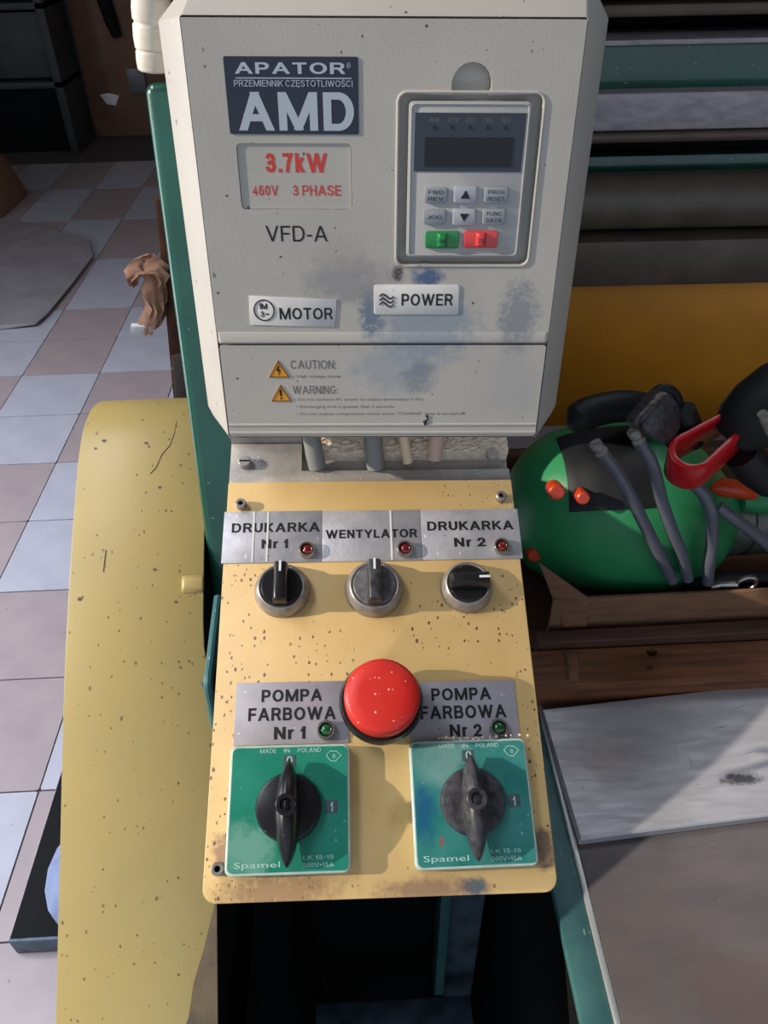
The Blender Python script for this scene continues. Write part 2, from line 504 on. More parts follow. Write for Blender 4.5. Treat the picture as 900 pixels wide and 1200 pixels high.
# sans-serif capitals as pen strokes: char -> (width, strokes with coordinates 0..1)
GL_ = {
    'A': (.98, [[(0, -.05), (.5, 1.06)], [(.5, 1.06), (1, -.05)], [(.18, .30), (.82, .30)]]),
    'B': (.82, [[(0, 0), (0, 1)], [(0, 1), (.6, 1)] + arc(.62, .76, .30, .24, 90, -90) + [(0, .52)], [(0, .52), (.62, .52)] + arc(.66, .26, .34, .26, 90, -90) + [(0, 0)]]),
    'C': (.90, [arc(.5, .5, .5, .5, 42, 318, 18)]),
    'D': (.88, [[(0, 0), (0, 1)], [(0, 1), (.45, 1)] + arc(.5, .5, .5, .5, 90, -90, 14) + [(0, 0)]]),
    'E': (.74, [[(1, 1), (0, 1), (0, 0), (1, 0)], [(0, .52), (.92, .52)]]),
    'F': (.70, [[(1, 1), (0, 1), (0, 0)], [(0, .50), (.88, .50)]]),
    'G': (.94, [arc(.5, .5, .5, .5, 42, 330, 18) + [(1, .44), (.58, .44)]]),
    'H': (.82, [[(0, 0), (0, 1)], [(1, 0), (1, 1)], [(0, .52), (1, .52)]]),
    'I': (.16, [[(.5, 0), (.5, 1)]]),
    'J': (.62, [[(1, 1), (1, .3)] + arc(.5, .3, .5, .3, 0, -180)]),
    'K': (.86, [[(0, 0), (0, 1)], [(.95, 1.04), (.02, .34)], [(.32, .6), (1.02, -.04)]]),
    'L': (.68, [[(0, 1), (0, 0), (1, 0)]]),
    'M': (1.12, [[(0, 0), (0, 1)], [(1, 0), (1, 1)], [(0.03, 1.04), (.5, -.02)], [(.5, -.02), (.97, 1.04)]]),
    'N': (.82, [[(0, 0), (0, 1)], [(1, 0), (1, 1)], [(0.03, 1.03), (.97, -.03)]]),
    'O': (.98, [arc(.5, .5, .5, .5, 0, 360, 28)]),
    'P': (.78, [[(0, 0), (0, 1)], [(0, 1), (.62, 1)] + arc(.66, .72, .34, .28, 90, -90) + [(0, .44)]]),
    'R': (.84, [[(0, 0), (0, 1)], [(0, 1), (.62, 1)] + arc(.64, .74, .32, .26, 90, -90) + [(0, .48)], [(.5, .48), (.72, .38), (1, -.02)]]),
    'S': (.80, [arc(.5, .75, .46, .25, 20, 200, 10) + [(.12, .63), (.3, .56), (.7, .45), (.9, .38)] + arc(.5, .26, .5, .26, 15, -165, 10)]),
    'T': (.80, [[(0, 1), (1, 1)], [(.5, 0), (.5, 1)]]),
    'U': (.82, [[(0, 1), (0, .38)] + arc(.5, .38, .5, .38, 180, 360, 12) + [(1, 1)]]),
    'V': (.92, [[(0, 1.05), (.5, -.05)], [(.5, -.05), (1, 1.05)]]),
    'W': (1.35, [[(0, 1.05), (.26, -.05)], [(.26, -.05), (.5, 1.05)], [(.5, 1.05), (.74, -.05)], [(.74, -.05), (1, 1.05)]]),
    'Y': (.90, [[(0, 1.05), (.5, .42)], [(1, 1.05), (.5, .42)], [(.5, 0), (.5, .46)]]),
    'Z': (.80, [[(0, 1), (1, 1), (0, 0), (1, 0)]]),
    '0': (.66, [arc(.5, .5, .5, .5, 0, 360, 24)]),
    '1': (.40, [[(.75, 0), (.75, 1)], [(.75, .96), (0, .70)]]),
    '2': (.68, [arc(.5, .7, .48, .3, 165, -30, 12) + [(.02, .0), (1, 0)]]),
    '3': (.68, [arc(.48, .75, .42, .25, 150, -90, 10) + [(.34, .5)], [(.34, .5)] + arc(.48, .27, .5, .27, 90, -155, 12)]),
    '4': (.70, [[(.75, 0), (.75, 1), (0, .28), (1, .28)]]),
    '5': (.68, [[(.92, 1), (.18, 1), (.08, .5)] + arc(.5, .33, .48, .33, 130, -155, 12)]),
    '6': (.68, [arc(.5, .32, .48, .32, 0, 360, 16), [(.02, .34), (.05, .62)] + arc(.52, .72, .44, .28, 160, 35, 7)]),
    '7': (.66, [[(0, 1), (1, 1), (.55, .45), (.38, 0)]]),
    '-': (.36, [[(0, .36), (1, .36)]]), '.': (.14, [[(.5, 0), (.5, .02)]]), ':': (.14, [[(.5, 0), (.5, .03)], [(.5, .62), (.5, .65)]]),
    '~': (.6, [[(0, .45), (.25, .6), (.5, .5), (.75, .4), (1, .55)]]), ' ': (.32, []),
    'r': (.42, [[(0, 0), (0, .72)], [(0, .45), (.3, .68), (1, .72)]]),
    'k': (.62, [[(0, 0), (0, 1)], [(.9, .74), (.02, .24)], [(.32, .42), (1.0, -.04)]]),
}
for a_, b_, ex in (('Ę', 'E', [(.8, -.02), (.66, -.16), (.86, -.24)]), ('Ś', 'S', [(.42, 1.14), (.66, 1.30)]), ('Ć', 'C', [(.42, 1.14), (.66, 1.30)]), ('Ł', 'L', [(-.2, .42), (.5, .68)])):
    GL_[a_] = (GL_[b_][0], GL_[b_][1] + [('x', ex)])


def stroke(mb, pts, h, z, m, clip=True):
    P = [V((p[0], p[1])) for p in pts]
    closed = (P[0] - P[-1]).length < 1e-6
    if closed:
        P = P[:-1]
    else:
        P[0] = P[0] - (P[1] - P[0]).normalized() * h
        P[-1] = P[-1] + (P[-1] - P[-2]).normalized() * h
    n = len(P)
    L, Q = [], []
    for i in range(n):
        a = P[i] - P[i - 1] if (i > 0 or closed) else P[1] - P[0]
        b = P[(i + 1) % n] - P[i] if (i < n - 1 or closed) else P[-1] - P[-2]
        a, b = a.normalized(), b.normalized()
        t = (a + b).normalized() if (a + b).length > 1e-6 else a
        nn = V((-t.y, t.x))
        k = h / max(0.5, nn.dot(V((-a.y, a.x))))
        L.append(P[i] + nn * k)
        Q.append(P[i] - nn * k)
    if not closed:                               # cut slanting stroke ends level with the letter's top and foot
        for A_ in (L, Q):
            for e_, d_ in ((0, P[1] - P[0]), (-1, P[-1] - P[-2])):
                if abs(d_.y) > 0.3 * d_.length and abs(d_.x) > 0.02 * d_.length:
                    y = A_[e_].y
                    lim = 1 if y > 1 else (0 if y < 0 else y)
                    if clip and lim != y:
                        A_[e_] = A_[e_] + d_ * ((lim - y) / d_.y)
    vs = [m(p) + (z,) for p in L + Q]
    fs = [(i, n + i, n + (i + 1) % n, (i + 1) % n) for i in range(n if closed else n - 1)]
    mb.add(vs, fs)


def text_into(mb, body, x0, x1, y0, y1, z, bold=0.0, th=0.00012):
    """lettering filling the box x0..x1, y0..y1"""
    if all(c in GL_ for c in body):
        t = 0.115 + bold * 3.6                    # pen width for a capital height of 1
        adv, tot = [], 0
        for c in body:
            w = GL_[c][0] * 0.80
            w = w * 0.95 if c in 'rk' else w
            adv.append((tot, w))
            tot += w + (0.13 if c != ' ' else 0.0)
        tot -= 0.13
        kx, ky = (x1 - x0) / tot, (y1 - y0)
        k = 0
        for c, (ox, w) in zip(body, adv):
            for st in GL_[c][1]:
                tt, clamp = t, True
                if st[0] == 'x':
                    st, tt, clamp = st[1], t * 0.7, False
                w_ = max(w - t, 0.001)
                pts = [(ox + t / 2 + p[0] * w_, t / 2 + p[1] * (1 - t)) for p in st]

                def m(p, clamp=clamp):
                    y = min(max(p[1], 0), 1) if clamp else p[1]
                    return (x0 + p[0] * kx, y0 + y * ky)
                stroke(mb, pts, tt / 2, z + th + k * 2e-6, m, clamp)
                k += 1
        return mb
    c = bpy.data.curves.new('text', 'FONT')
    c.body = body
    c.size = 1
    c.offset = bold
    c.resolution_u = 3
    o = bpy.data.objects.new('text', c)
    COL.objects.link(o)
    bpy.context.view_layer.update()
    me = bpy.data.meshes.new_from_object(o.evaluated_get(bpy.context.evaluated_depsgraph_get()))
    xs = [v.co.x for v in me.vertices]
    ys = [v.co.y for v in me.vertices]
    ax, bx, ay, by = min(xs), max(xs), min(ys), max(ys)
    vs = [(x0 + (v.co.x - ax) / (bx - ax) * (x1 - x0), y0 + (v.co.y - ay) / (by - ay) * (y1 - y0), z + th) for v in me.vertices]
    fs = [tuple(p.vertices) for p in me.polygons]
    mb.add(vs, fs)
    bpy.data.objects.remove(o)
    bpy.data.curves.remove(c)
    bpy.data.meshes.remove(me)
    return mb


def lettering(items, m, parent, z, name='lettering', bold=0.0, label=None):
    mb = MB()
    for it in items:
        text_into(mb, it[0], *it[1:5], z, it[5] if len(it) > 5 else bold)
    o = mb.obj(name, m, parent, smooth=False)
    if label:
        o['label'] = label
    return o


def tag(o, label, cat, group=None):
    o['label'] = label
    o['category'] = cat
    if group:
        o['group'] = group
    return o


def thing(name, label, cat, mw=None, group=None):
    o = bpy.data.objects.new(name, None)
    o.empty_display_size = 0.05
    COL.objects.link(o)
    if mw is not None:
        o.matrix_world = mw if isinstance(mw, Matrix) else Matrix.Translation(mw)
    return tag(o, label, cat, group)


def struct(o):
    o['kind'] = 'structure'
    return o


def frame(origin, yaw, tilt, roll):
    cy, sy = math.cos(yaw), math.sin(yaw)
    y = V((0, math.cos(tilt), math.sin(tilt)))
    x = V((1, 0, 0))
    n = x.cross(y)
    x2 = x * math.cos(roll) + y * math.sin(roll)
    y2 = -x * math.sin(roll) + y * math.cos(roll)
    Z = Matrix.Rotation(yaw, 3, 'Z')
    x2, y2, n = Z @ x2, Z @ y2, Z @ n
    return Matrix(((x2.x, y2.x, n.x, origin[0]), (x2.y, y2.y, n.y, origin[1]), (x2.z, y2.z, n.z, origin[2]), (0, 0, 0, 1)))


# ================================================================== the room
fl = MB().box(-4.0, 4.0, -2.5, 8.0, -0.1, -0.006).obj('floor', 'grout', smooth=False)
struct(fl)
TILE = 0.3286
tm = {}
for key in ('tile_a', 'tile_b'):
    tm[key] = MB().prism(rrect(0.002, TILE - 0.002, 0.002, TILE - 0.002, 0.004, 1), -0.012, 0.0).obj('floor_tile', key, fl, smooth=False)
    first = dict(tile_a=True, tile_b=True)
for r_ in range(18):
    for c_ in range(-2, 8):
        pair = (r_ + 2) // 2 - 1
        x = -1.10 - TILE * (c_ - 1)
        y = 0.997 - 2 * TILE + TILE * r_
        key = 'tile_b' if (pair + c_) % 2 == 0 else 'tile_a'
        if first[key]:
            o = tm[key]
            first[key] = False
        else:
            o = tm[key].copy()
            COL.objects.link(o)
            o.parent = fl
        o.location = (x, y, random.uniform(-0.0006, 0.0006))

struct(MB().box(-4.0, 4.0, 7.1, 7.25, -0.1, 4.2).obj('wall_back', 'plaster', smooth=False))
struct(MB().box(3.9, 4.0, -2.5, 7.1, -0.006, 4.2).obj('wall_right', 'plaster', smooth=False))
struct(MB().box(-4.0, 4.0, -2.5, 7.25, 4.2, 4.35).obj('ceiling', 'plaster', smooth=False))
# left wall with a high window opening that lets the low sun in on the machine
wl = MB()
wl.box(-4.15, -4.0, -2.5, -1.75, -0.1, 4.2).box(-4.15, -4.0, 0.35, 7.25, -0.1, 4.2)
wl.box(-4.15, -4.0, -1.75, 0.35, -0.1, 2.62).box(-4.15, -4.0, -1.75, 0.35, 3.75, 4.2)
wl = struct(wl.obj('wall_left', 'plaster', smooth=False))
wf = MB()
wf.box(-4.14, -4.08, -1.75, -1.71, 2.62, 3.75).box(-4.14, -4.08, 0.31, 0.35, 2.62, 3.75)
wf.box(-4.14, -4.08, -1.71, 0.31, 2.62, 2.66).box(-4.14, -4.08, -1.71, 0.31, 3.71, 3.75)
struct(wf.obj('window_1', 'white', smooth=False))
struct(MB().box(-3.35, -1.45, -0.25, 2.85, 4.15, 4.199).obj('lamp_panel_aisle', 'white', smooth=False))  # blank panel added above the aisle lamp
struct(MB().box(0.05, 2.55, 1.35, 3.25, 4.15, 4.199).obj('lamp_panel_plate', 'white', smooth=False))  # blank panel added above the lamp for the aluminium plate
w2 = MB().box(-3.999, -3.97, -0.45, 2.85, 0.45, 2.25)  # blank panel added behind the side lamp
struct(w2.obj('lamp_panel_side', 'white', smooth=False))

# far end of the room: brown board, dark cabinet
p0, p1 = at(78, 0, 'y', 7.05), at(250, 0, 'y', 7.05)
o = tag(MB().box(p0.x, 0.2, 7.02, 7.1, 0.0, 2.2).obj('wall_board', 'brownwall', bevel=0.004), 'tall brown board against the far wall beyond the floor', 'board')
cab = thing('storage_cabinet', 'dark grey open cabinet at the far end of the tiled floor', 'cabinet', (-2.45, 6.5, 0))
MB().box(-0.75, 0.33, 0.12, 0.52, 0.0, 1.5).obj('carcass', 'dark', cab, bevel=0.005)
MB().box(-0.77, 0.36, 0.0, 0.5, 0.46, 0.5).obj('shelf', 'cab', cab, bevel=0.003)
MB().box(-0.77, 0.36, 0.0, 0.5, 0.95, 0.99).obj('shelf', 'cab', cab, bevel=0.003)
MB().box(-0.77, -0.32, 0.06, 0.12, 0.52, 0.93).obj('door', 'cab', cab, bevel=0.003)
MB().box(-0.30, 0.30, 0.06, 0.12, 0.52, 0.93).obj('door', 'cab', cab, bevel=0.003)
MB().box(0.30, 0.36, 0.0, 0.5, 0.0, 1.5).obj('side_panel', 'cab', cab, bevel=0.003)
t = at(130, 20, 'y', 7.0)
hb = MB().tube([(t.x - 0.06, 6.99, 1.25), (t.x - 0.03, 6.99, 1.0), (t.x, 6.99, 0.8), (t.x + 0.02, 6.99, 0.71)], [0.05, 0.055, 0.05, 0.035], 10).obj('hanging_tool', 'dark')
tag(hb, 'black long tool hanging on the brown board', 'tool')
t = at(157, 98, 'y', 6.9)
tag(MB().box(t.x - 0.07, t.x + 0.07, 6.995, 7.02, t.z - 0.09, t.z + 0.09).obj('paper_note', 'clear_grey', bevel=0.005), 'small whitish paper on the brown board', 'paper')
t = at(128, 116, 'y', 7.0)
tag(MB().prism([(-0.07, 0.03), (-0.03, -0.04), (0.04, -0.05), (0.08, 0.02), (0.0, 0.04)], -0.004, 0.004, Matrix.Translation((t.x, 7.012, t.z)) @ Matrix.Rotation(R(90), 4, 'X')).obj('paper_scrap', 'paper', bevel=0.001),
    'torn pale scrap low on the brown board', 'paper')

# flattened cardboard on the floor, brown carton at the left border
pts = [(-70, 262), (20, 258), (72, 272), (104, 283), (110, 302), (87, 333), (57, 370), (43, 382), (0, 385), (-70, 385)]
q = [at(a, b, 'z', 0.008) for a, b in pts]
sh = MB()
n = len(q)
cx = sum(p.x for p in q) / n
cy = sum(p.y for p in q) / n
rings = []
for k, (h0, th) in enumerate(((0.002, 0), (0.010, 1))):
    rings.append([(p.x, p.y, (0.002 if i in (0, 1, 2, 9, 8) else 0.016) + (0.007 if th else 0)) for i, p in enumerate(q)])
sh.loft(rings)
tag(sh.obj('cardboard_sheet', 'sheet', smooth=False), 'flattened grey brown cardboard lying on the tiles', 'cardboard')
cb = thing('cardboard_carton', 'slumped brown carton at the left border of the photo', 'box', (-2.32, 5.12, 0))
MB().loft([[(-0.35, -0.1, 0), (0.13, -0.1, 0), (0.15, 0.4, 0), (-0.35, 0.4, 0)], [(-0.35, -0.08, 0.2), (0.09, -0.08, 0.2), (0.08, 0.4, 0.2), (-0.35, 0.4, 0.2)],
           [(-0.35, 0.0, 0.45), (-0.06, 0.0, 0.45), (-0.06, 0.35, 0.45), (-0.35, 0.35, 0.45)]]).obj('carton_body', 'card', cb, bevel=0.02)
MB().box(-0.34, -0.07, 0.01, 0.34, 0.45, 0.456).obj('flap', 'card', cb)

# dark steel channel on the floor, bottom left, with pale sack
p = at(12, 1118, 'z', 0.0)
ch = thing('floor_channel', 'dark steel channel lying on the floor beside the yellow guard', 'beam', (0, 0, 0))
tx = at(11, 1100, 'z', 0.055).x
ty = at(11, 1100, 'z', 0.055).y
MB().box(tx, tx + 0.26, ty, ty + 1.2, 0.0, 0.055).obj('channel_body', 'dark', ch, bevel=0.002)
MB().box(tx, tx + 0.26, ty - 0.006, ty - 0.0003, 0.003, 0.056).obj('end_plate', 'bluesteel', ch, bevel=0.001)['label'] = 'blue grey end face'
MB().box(tx - 0.012, tx - 0.0003, ty + 0.02, ty + 1.2, 0.0, 0.03).obj('edge_strip', 'bar', ch, bevel=0.001)
sk = MB()
rr_ = []
for k in range(9):
    a = k / 8 * math.pi
    rr_.append([(tx + 0.135 + 0.075 * max(0.05, math.sin(a)) * math.cos(w * math.pi / 8) * (1 + 0.06 * math.sin(3 * w)), ty + 0.10 - 0.11 * math.cos(a),
                 0.056 + 0.045 + 0.045 * max(0.05, math.sin(a)) * math.sin(w * math.pi / 8)) for w in range(16)])
sk.loft(rr_)
tag(sk.obj('plastic_sack', 'sack'), 'bluish white sack on the dark channel behind the guard', 'sack')

# ================================================================== machine behind on the right (rows of beams)
YB = 0.945


def zrow(py, y=YB):
    return at(800, py, 'y', y).z


mc = thing('machine_cross_beams', 'stack of dark green and grey cross beams and a roller behind the inverter', 'machine', (0, 0, 0))
mc.rotation_euler.z = -R(1.7)
X0, X1 = -0.05, 1.6
MB().box(X0, X1, YB + 0.05, YB + 0.07, 1.0, 1.62).obj('back_plate', 'dark', mc)
z0, z1 = zrow(103, YB - 0.03), zrow(48, YB - 0.03)
MB().box(X0, X1, YB - 0.03, YB + 0.05, z0, z1).obj('green_beam', 'green', mc, bevel=0.003)
MB().box(X0, X1, YB - 0.036, YB + 0.03, z1 - 0.001, z1 + 0.004).obj('edge_highlight', 'bar', mc, bevel=0.001)  # pale strip paints the highlight along the beam's top edge
z0, z1 = zrow(150, YB - 0.05), zrow(105, YB - 0.05)
MB().box(X0, X1, YB - 0.05, YB + 0.05, z0, z1).obj('grey_bar', 'bar', mc, bevel=0.004)
zz = zrow(156, YB - 0.04)
MB().tube([(X0, YB - 0.04, zz), (X1, YB - 0.04, zz)], 0.006, 12).obj('round_rod', 'brown', mc)
z0, z1 = zrow(208, YB + 0.02), zrow(178, YB + 0.02)
MB().box(X0, X1, YB + 0.02, YB + 0.05, z0, z1).obj('lower_green_beam', 'green', mc, bevel=0.003)
zz = zrow(230, YB)
MB().tube([(X0, YB, zz), (X1, YB, zz)], 0.032, 32).obj('roller', 'roller', mc)
z0, z1 = zrow(331, YB - 0.03), zrow(277, YB - 0.03)
MB().box(X0, X1, YB - 0.03, YB + 0.05, z0, z1).obj('brown_bar', 'brown', mc, bevel=0.006)
MB().box(X0, X1, YB, YB + 0.05, 0.98, z0 + 0.004).obj('ochre_panel', 'ochre', mc, bevel=0.002)
for k, (a, b, c_) in enumerate(((44, 30, 0.02), (18, 2, -0.02), (-20, -60, -0.05))):
    z0, z1 = zrow(a, YB + c_), zrow(b, YB + c_)
    MB().box(X0, X1, YB + c_, YB + 0.05, z0, z1).obj('upper_bar', 'brown' if k else 'dark', mc, bevel=0.004)

# unseen plate added as sun blocker behind the inverter (hole lights the tool), green plate it hangs on
prof = [(168, 105), (183, 210), (205, 370), (228, 560), (250, 712)]
GX = -0.1175
gp = [at(a, b, 'x', GX) for a, b in prof]
top, bot = gp[0], gp[-1]
dy = (top - bot)
gl = math.hypot(dy.y, dy.z)
gm = frame((GX, bot.y, bot.z), 0, math.atan2(dy.z, dy.y), 0)
gpl = thing('green_mounting_plate', 'thick green painted steel plate with rounded edge behind the inverter', 'plate', gm)
MB().prism(rrect(0.0, 0.212, 0.0, gl + 0.004, 0.006, 4), -0.024, 0.0).obj('plate_body', 'green', gpl, bevel=0.0075, seg=5)
MB().prism(rrect(0.0, 0.20, 0.002, gl - 0.004, 0.004, 3), -0.030, -0.0245).obj('backing_sheet', 'dark_green', gpl, bevel=0.001)
MB().box(0.012, 0.05, gl + 0.0045, gl + 0.022, -0.02, -0.004).obj('wooden_block', 'card', gpl, bevel=0.003)['label'] = 'brown wooden block on the top edge'

sf = thing('sun_blocker', 'added dark green plate, out of view, keeping the sun off the beams', 'light blocker', (0.0, 0.0, 0))
HY, HZ, HR = 0.550, 1.268, 0.056  # hole placed so that a sun patch falls on the power tool
hole = [(HY + HR * math.cos(a * math.pi / 12), HZ + HR * math.sin(a * math.pi / 12)) for a in range(24)]
m_yz = Matrix(((0, 0, 1, 0), (1, 0, 0, 0), (0, 1, 0, 0), (0, 0, 0, 1)))      # (a,b,c) -> (c,a,b)
MB().prism([(0.485, 1.02), (0.99, 1.02), (0.99, 2.3), (0.66, 2.3), (0.62, 1.62), (0.50, 1.34)], -0.085, -0.065, m_yz,
           holes=[list(hole)]).obj('blocker_plate', 'dark_green', sf, bevel=0.0)
MB().box(-0.095, -0.055, 0.80, 0.93, 0.0, 1.02).obj('blocker_foot', 'dark_green', sf, bevel=0.003)

# lower machine box: near-black sheets stand in for the shade under the console
lm = thing('machine_stand', 'dark open machine base under the yellow console', 'machine', (0, 0, 0))
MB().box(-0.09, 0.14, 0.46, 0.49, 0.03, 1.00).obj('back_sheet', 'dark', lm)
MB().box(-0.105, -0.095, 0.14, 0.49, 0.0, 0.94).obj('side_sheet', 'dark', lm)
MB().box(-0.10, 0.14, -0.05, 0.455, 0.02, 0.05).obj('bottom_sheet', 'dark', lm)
pa, pb = at(513, 1065, 'y', 0.42), at(585, 1165, 'y', 0.42)
MB().box(pa.x, pa.x + 0.012, 0.40, 0.44, pb.z - 0.25, 1.08).obj('post', 'green_dull', lm, bevel=0.001)
MB().box(pa.x + 0.0125, pa.x + 0.060, 0.43, 0.44, pb.z - 0.25, 1.08).obj('post_web', 'bluesteel', lm, bevel=0.001)
pc = at(345, 1176, 'y', 0.40)
MB().box(-0.10, 0.12, 0.36, 0.398, pc.z - 0.03, pc.z).obj('cross_rail', 'bluesteel', lm, bevel=0.002)
pd = at(295, 1120, 'y', 0.38)
MB().tube([at(291, 1108, 'y', 0.36), at(298, 1150, 'y', 0.36), at(310, 1200, 'y', 0.36), at(316, 1240, 'y', 0.36)], 0.0025, 8).obj('conduit', 'bluesteel', lm)

# ================================================================== steel table on the right
TZ = 0.956
TX = 0.1666
tb = thing('steel_table', 'tarnished dark steel table top with green painted rail, right of the console', 'table', (0, 0, 0))
MB().box(TX + 0.0055, 1.5, 0.02, 0.92, TZ - 0.025, TZ).obj('table_top', 'steel', tb, bevel=0.0006)
MB().box(TX, TX + 0.0054, 0.02, 0.92, TZ - 0.02, TZ - 0.0005).obj('edge_strip', 'steel_edge', tb, bevel=0.0015)['label'] = 'steel table edge, its lit line put into a pale colour'  # pale colour paints the lit line along the table edge
MB().box(TX - 0.0235, TX - 0.0001, 0.02, 0.92, TZ - 0.014, TZ - 0.003).obj('side_rail', 'green_dull', tb, bevel=0.0015)['label'] = 'worn green side rail'
MB().box(TX - 0.022, TX - 0.004, 0.02, 0.9, 0.0, TZ - 0.0145).obj('side_apron', 'dark', tb, bevel=0.002)  # near-black colour stands in for shade below the rail
MB().box(1.40, 1.45, 0.1, 0.7, 0.0, TZ - 0.026).obj('far_leg', 'dark_green', tb, bevel=0.002)

# aluminium plate
PT = 0.010
corners = [at(680, 984, 'z', TZ + PT), at(635, 831, 'z', TZ + PT), at(900, 801, 'z', TZ + PT), at(900, 956, 'z', TZ + PT)]
c0, c1, c2, c3 = corners
dirx = (c3 - c0).normalized()
dirb = (c2 - c1).normalized()
e0 = c0 + dirx * 0.42
e1 = c1 + dirb * 0.40
mid = (c0 + c1 + e0 + e1) / 4
loc_pts = [(c0.x - mid.x, c0.y - mid.y), (e0.x - mid.x, e0.y - mid.y), (e1.x - mid.x, e1.y - mid.y), (c1.x - mid.x, c1.y - mid.y)]
sm_ = at(868, 913, 'z', TZ + PT)
M['alu'] = mat('milled_aluminium', (190, 187, 190), 0.38, metal=0.25, var=(172, 170, 176), var_scale=18, stretch=(1, 5, 1), rough_var=0.08, bump=0.12, bump_scale=220,
               specks=[(90, 0.07, 0.10, (236, 236, 240), 0.8, (0.4, 1.8, 1)), (150, 0.12, 0.05, (60, 60, 66), 0.7)],
               stains=[(sm_.x - mid.x, sm_.y - mid.y, (0.036, 0.012), (58, 58, 62), 0.95, 170), (sm_.x - mid.x - 0.12, sm_.y - mid.y + 0.03, (0.08, 0.05), (150, 132, 128), 0.4, 30)])
ap = MB().prism(loc_pts, 0.0002, PT).obj('aluminium_plate', 'alu', bevel=0.0012, seg=1)
ap.location = (mid.x, mid.y, TZ)
for (a, b, c, d) in ((762, 822, 768, 830), (800, 842, 806, 846), (790, 876, 797, 890), (806, 884, 812, 900), (862, 830, 874, 826), (834, 856, 852, 850), (870, 884, 886, 880), (742, 851, 756, 849), (812, 920, 822, 919)):
    p1, p2 = at(a, b, 'z', TZ + PT) - ap.location, at(c, d, 'z', TZ + PT) - ap.location
    MB().tube([p1, (p1 + p2) / 2, p2], [0.0001, 0.0006, 0.0001], 6).obj('burr_scratch', 'steel_edge', ap)
tag(ap, 'thick bare aluminium plate lying on the dark steel table', 'plate')

BX = 0.152
KT = 1.16
# wooden beams and slat behind the plate
b0 = c1.y + 0.012
wb = thing('wooden_beam', 'reddish brown wooden beam with a knot hole lying behind the aluminium plate', 'beam', (BX, b0, TZ))
yb1 = at(760, 757, 'z', TZ + 0.032).y - b0
hx = at(762, 760, 'z', TZ + 0.032)
hl = [(hx.x - BX + 0.006 * math.cos(-a * math.pi / 6), yb1 - 0.0085 + 0.005 * math.sin(-a * math.pi / 6)) for a in range(12)]
MB().prism([(0, 0), (0.9, 0.0), (0.9, yb1), (0, yb1)], 0.012, 0.032, holes=[hl]).box(0, 0.9, 0.0, yb1, 0.0002, 0.0118).obj('beam_body', 'wood', wb, bevel=0.0)
pch = at(668, 770, 'z', TZ + 0.032)
MB().loft([[(pch.x - BX - 0.009, pch.y - b0 - 0.03, 0.0322), (pch.x - BX + 0.002, pch.y - b0 - 0.032, 0.0322), (pch.x - BX + 0.009, pch.y - b0 + 0.004, 0.0322), (pch.x - BX - 0.006, pch.y - b0 + 0.006, 0.0322)],
           [(pch.x - BX - 0.006, pch.y - b0 - 0.022, 0.037), (pch.x - BX + 0.0, pch.y - b0 - 0.026, 0.036), (pch.x - BX + 0.005, pch.y - b0 - 0.0, 0.037), (pch.x - BX - 0.003, pch.y - b0 + 0.002, 0.036)]]).obj('splinter', 'card', wb, bevel=0.001)
s0 = b0 + yb1 + 0.001
ys1 = at(760, 734, 'z', TZ + 0.046).y
sw = MB().loft([[(0.02, 0, 0), (0.02, ys1 - s0, 0), (0.02, ys1 - s0, 0.046), (0.02, 0.002, 0.040)], [(0.9, 0, 0), (0.9, ys1 - s0 + 0.006, 0), (0.9, ys1 - s0 + 0.006, 0.050), (0.9, 0.002, 0.044)]]).obj('wooden_slat', 'wood_dark', bevel=0.0015)
sw.location = (BX, s0, TZ + 0.0002)
tag(sw, 'narrow dark wooden slat between the wooden beam and the cardboard tray', 'slat')

# cardboard tray with tools
ty0 = ys1 + 0.009
tz = TZ + 0.0005
tr = thing('cardboard_tray', 'open cardboard tray holding the green power tool and cables', 'box', (BX, ty0, tz))
HT = at(760, 698, 'y', ty0).z - tz
MB().box(0.035, 0.9, 0.0, 0.004, 0.0, HT).obj('front_wall', 'card', tr, bevel=0.001)
MB().box(0.0, 0.9, 0.0042, 0.24, 0.0, 0.004).obj('bottom', 'card', tr)
MB().box(0.0, 0.9, 0.236, 0.24, 0.0042, HT + 0.01).obj('rear_wall', 'card', tr, bevel=0.001)
MB().box(0.0, 0.004, 0.03, 0.2358, 0.0042, HT).obj('side_wall', 'card', tr, bevel=0.001)
fp = [at(634, 668, 'y', ty0) - V((BX, ty0, tz)), at(690, 700, 'y', ty0) - V((BX, ty0, tz)), at(686, 733, 'y', ty0) - V((BX, ty0, tz)), at(660, 733, 'y', ty0) - V((BX, ty0, tz))]
MB().loft([[(p.x, -0.003 + (p.x < 0.03) * 0.012, p.z) for p in fp], [(p.x, 0.000 + (p.x < 0.03) * 0.012, p.z) for p in fp]]).obj('torn_flap', 'card', tr, bevel=0.0008)

# --- green power tool : long round body, lying across the tray
TY = ty0 + 0.108
ctr = at(728, 592, 'y', TY)
tool = thing('power_tool', 'green power tool with orange buttons lying in the cardboard tray', 'power tool', ctr)


def ell(cx, cy, cz, ry, rz, n=24, e=2.4):
    out = []
    for i in range(n):
        a = 2 * math.pi * i / n
        ca, sa = math.cos(a), math.sin(a)
        out.append((cx, cy + ry * math.copysign(abs(ca) ** (2 / e), ca), cz + rz * math.copysign(abs(sa) ** (2 / e), sa)))
    return out


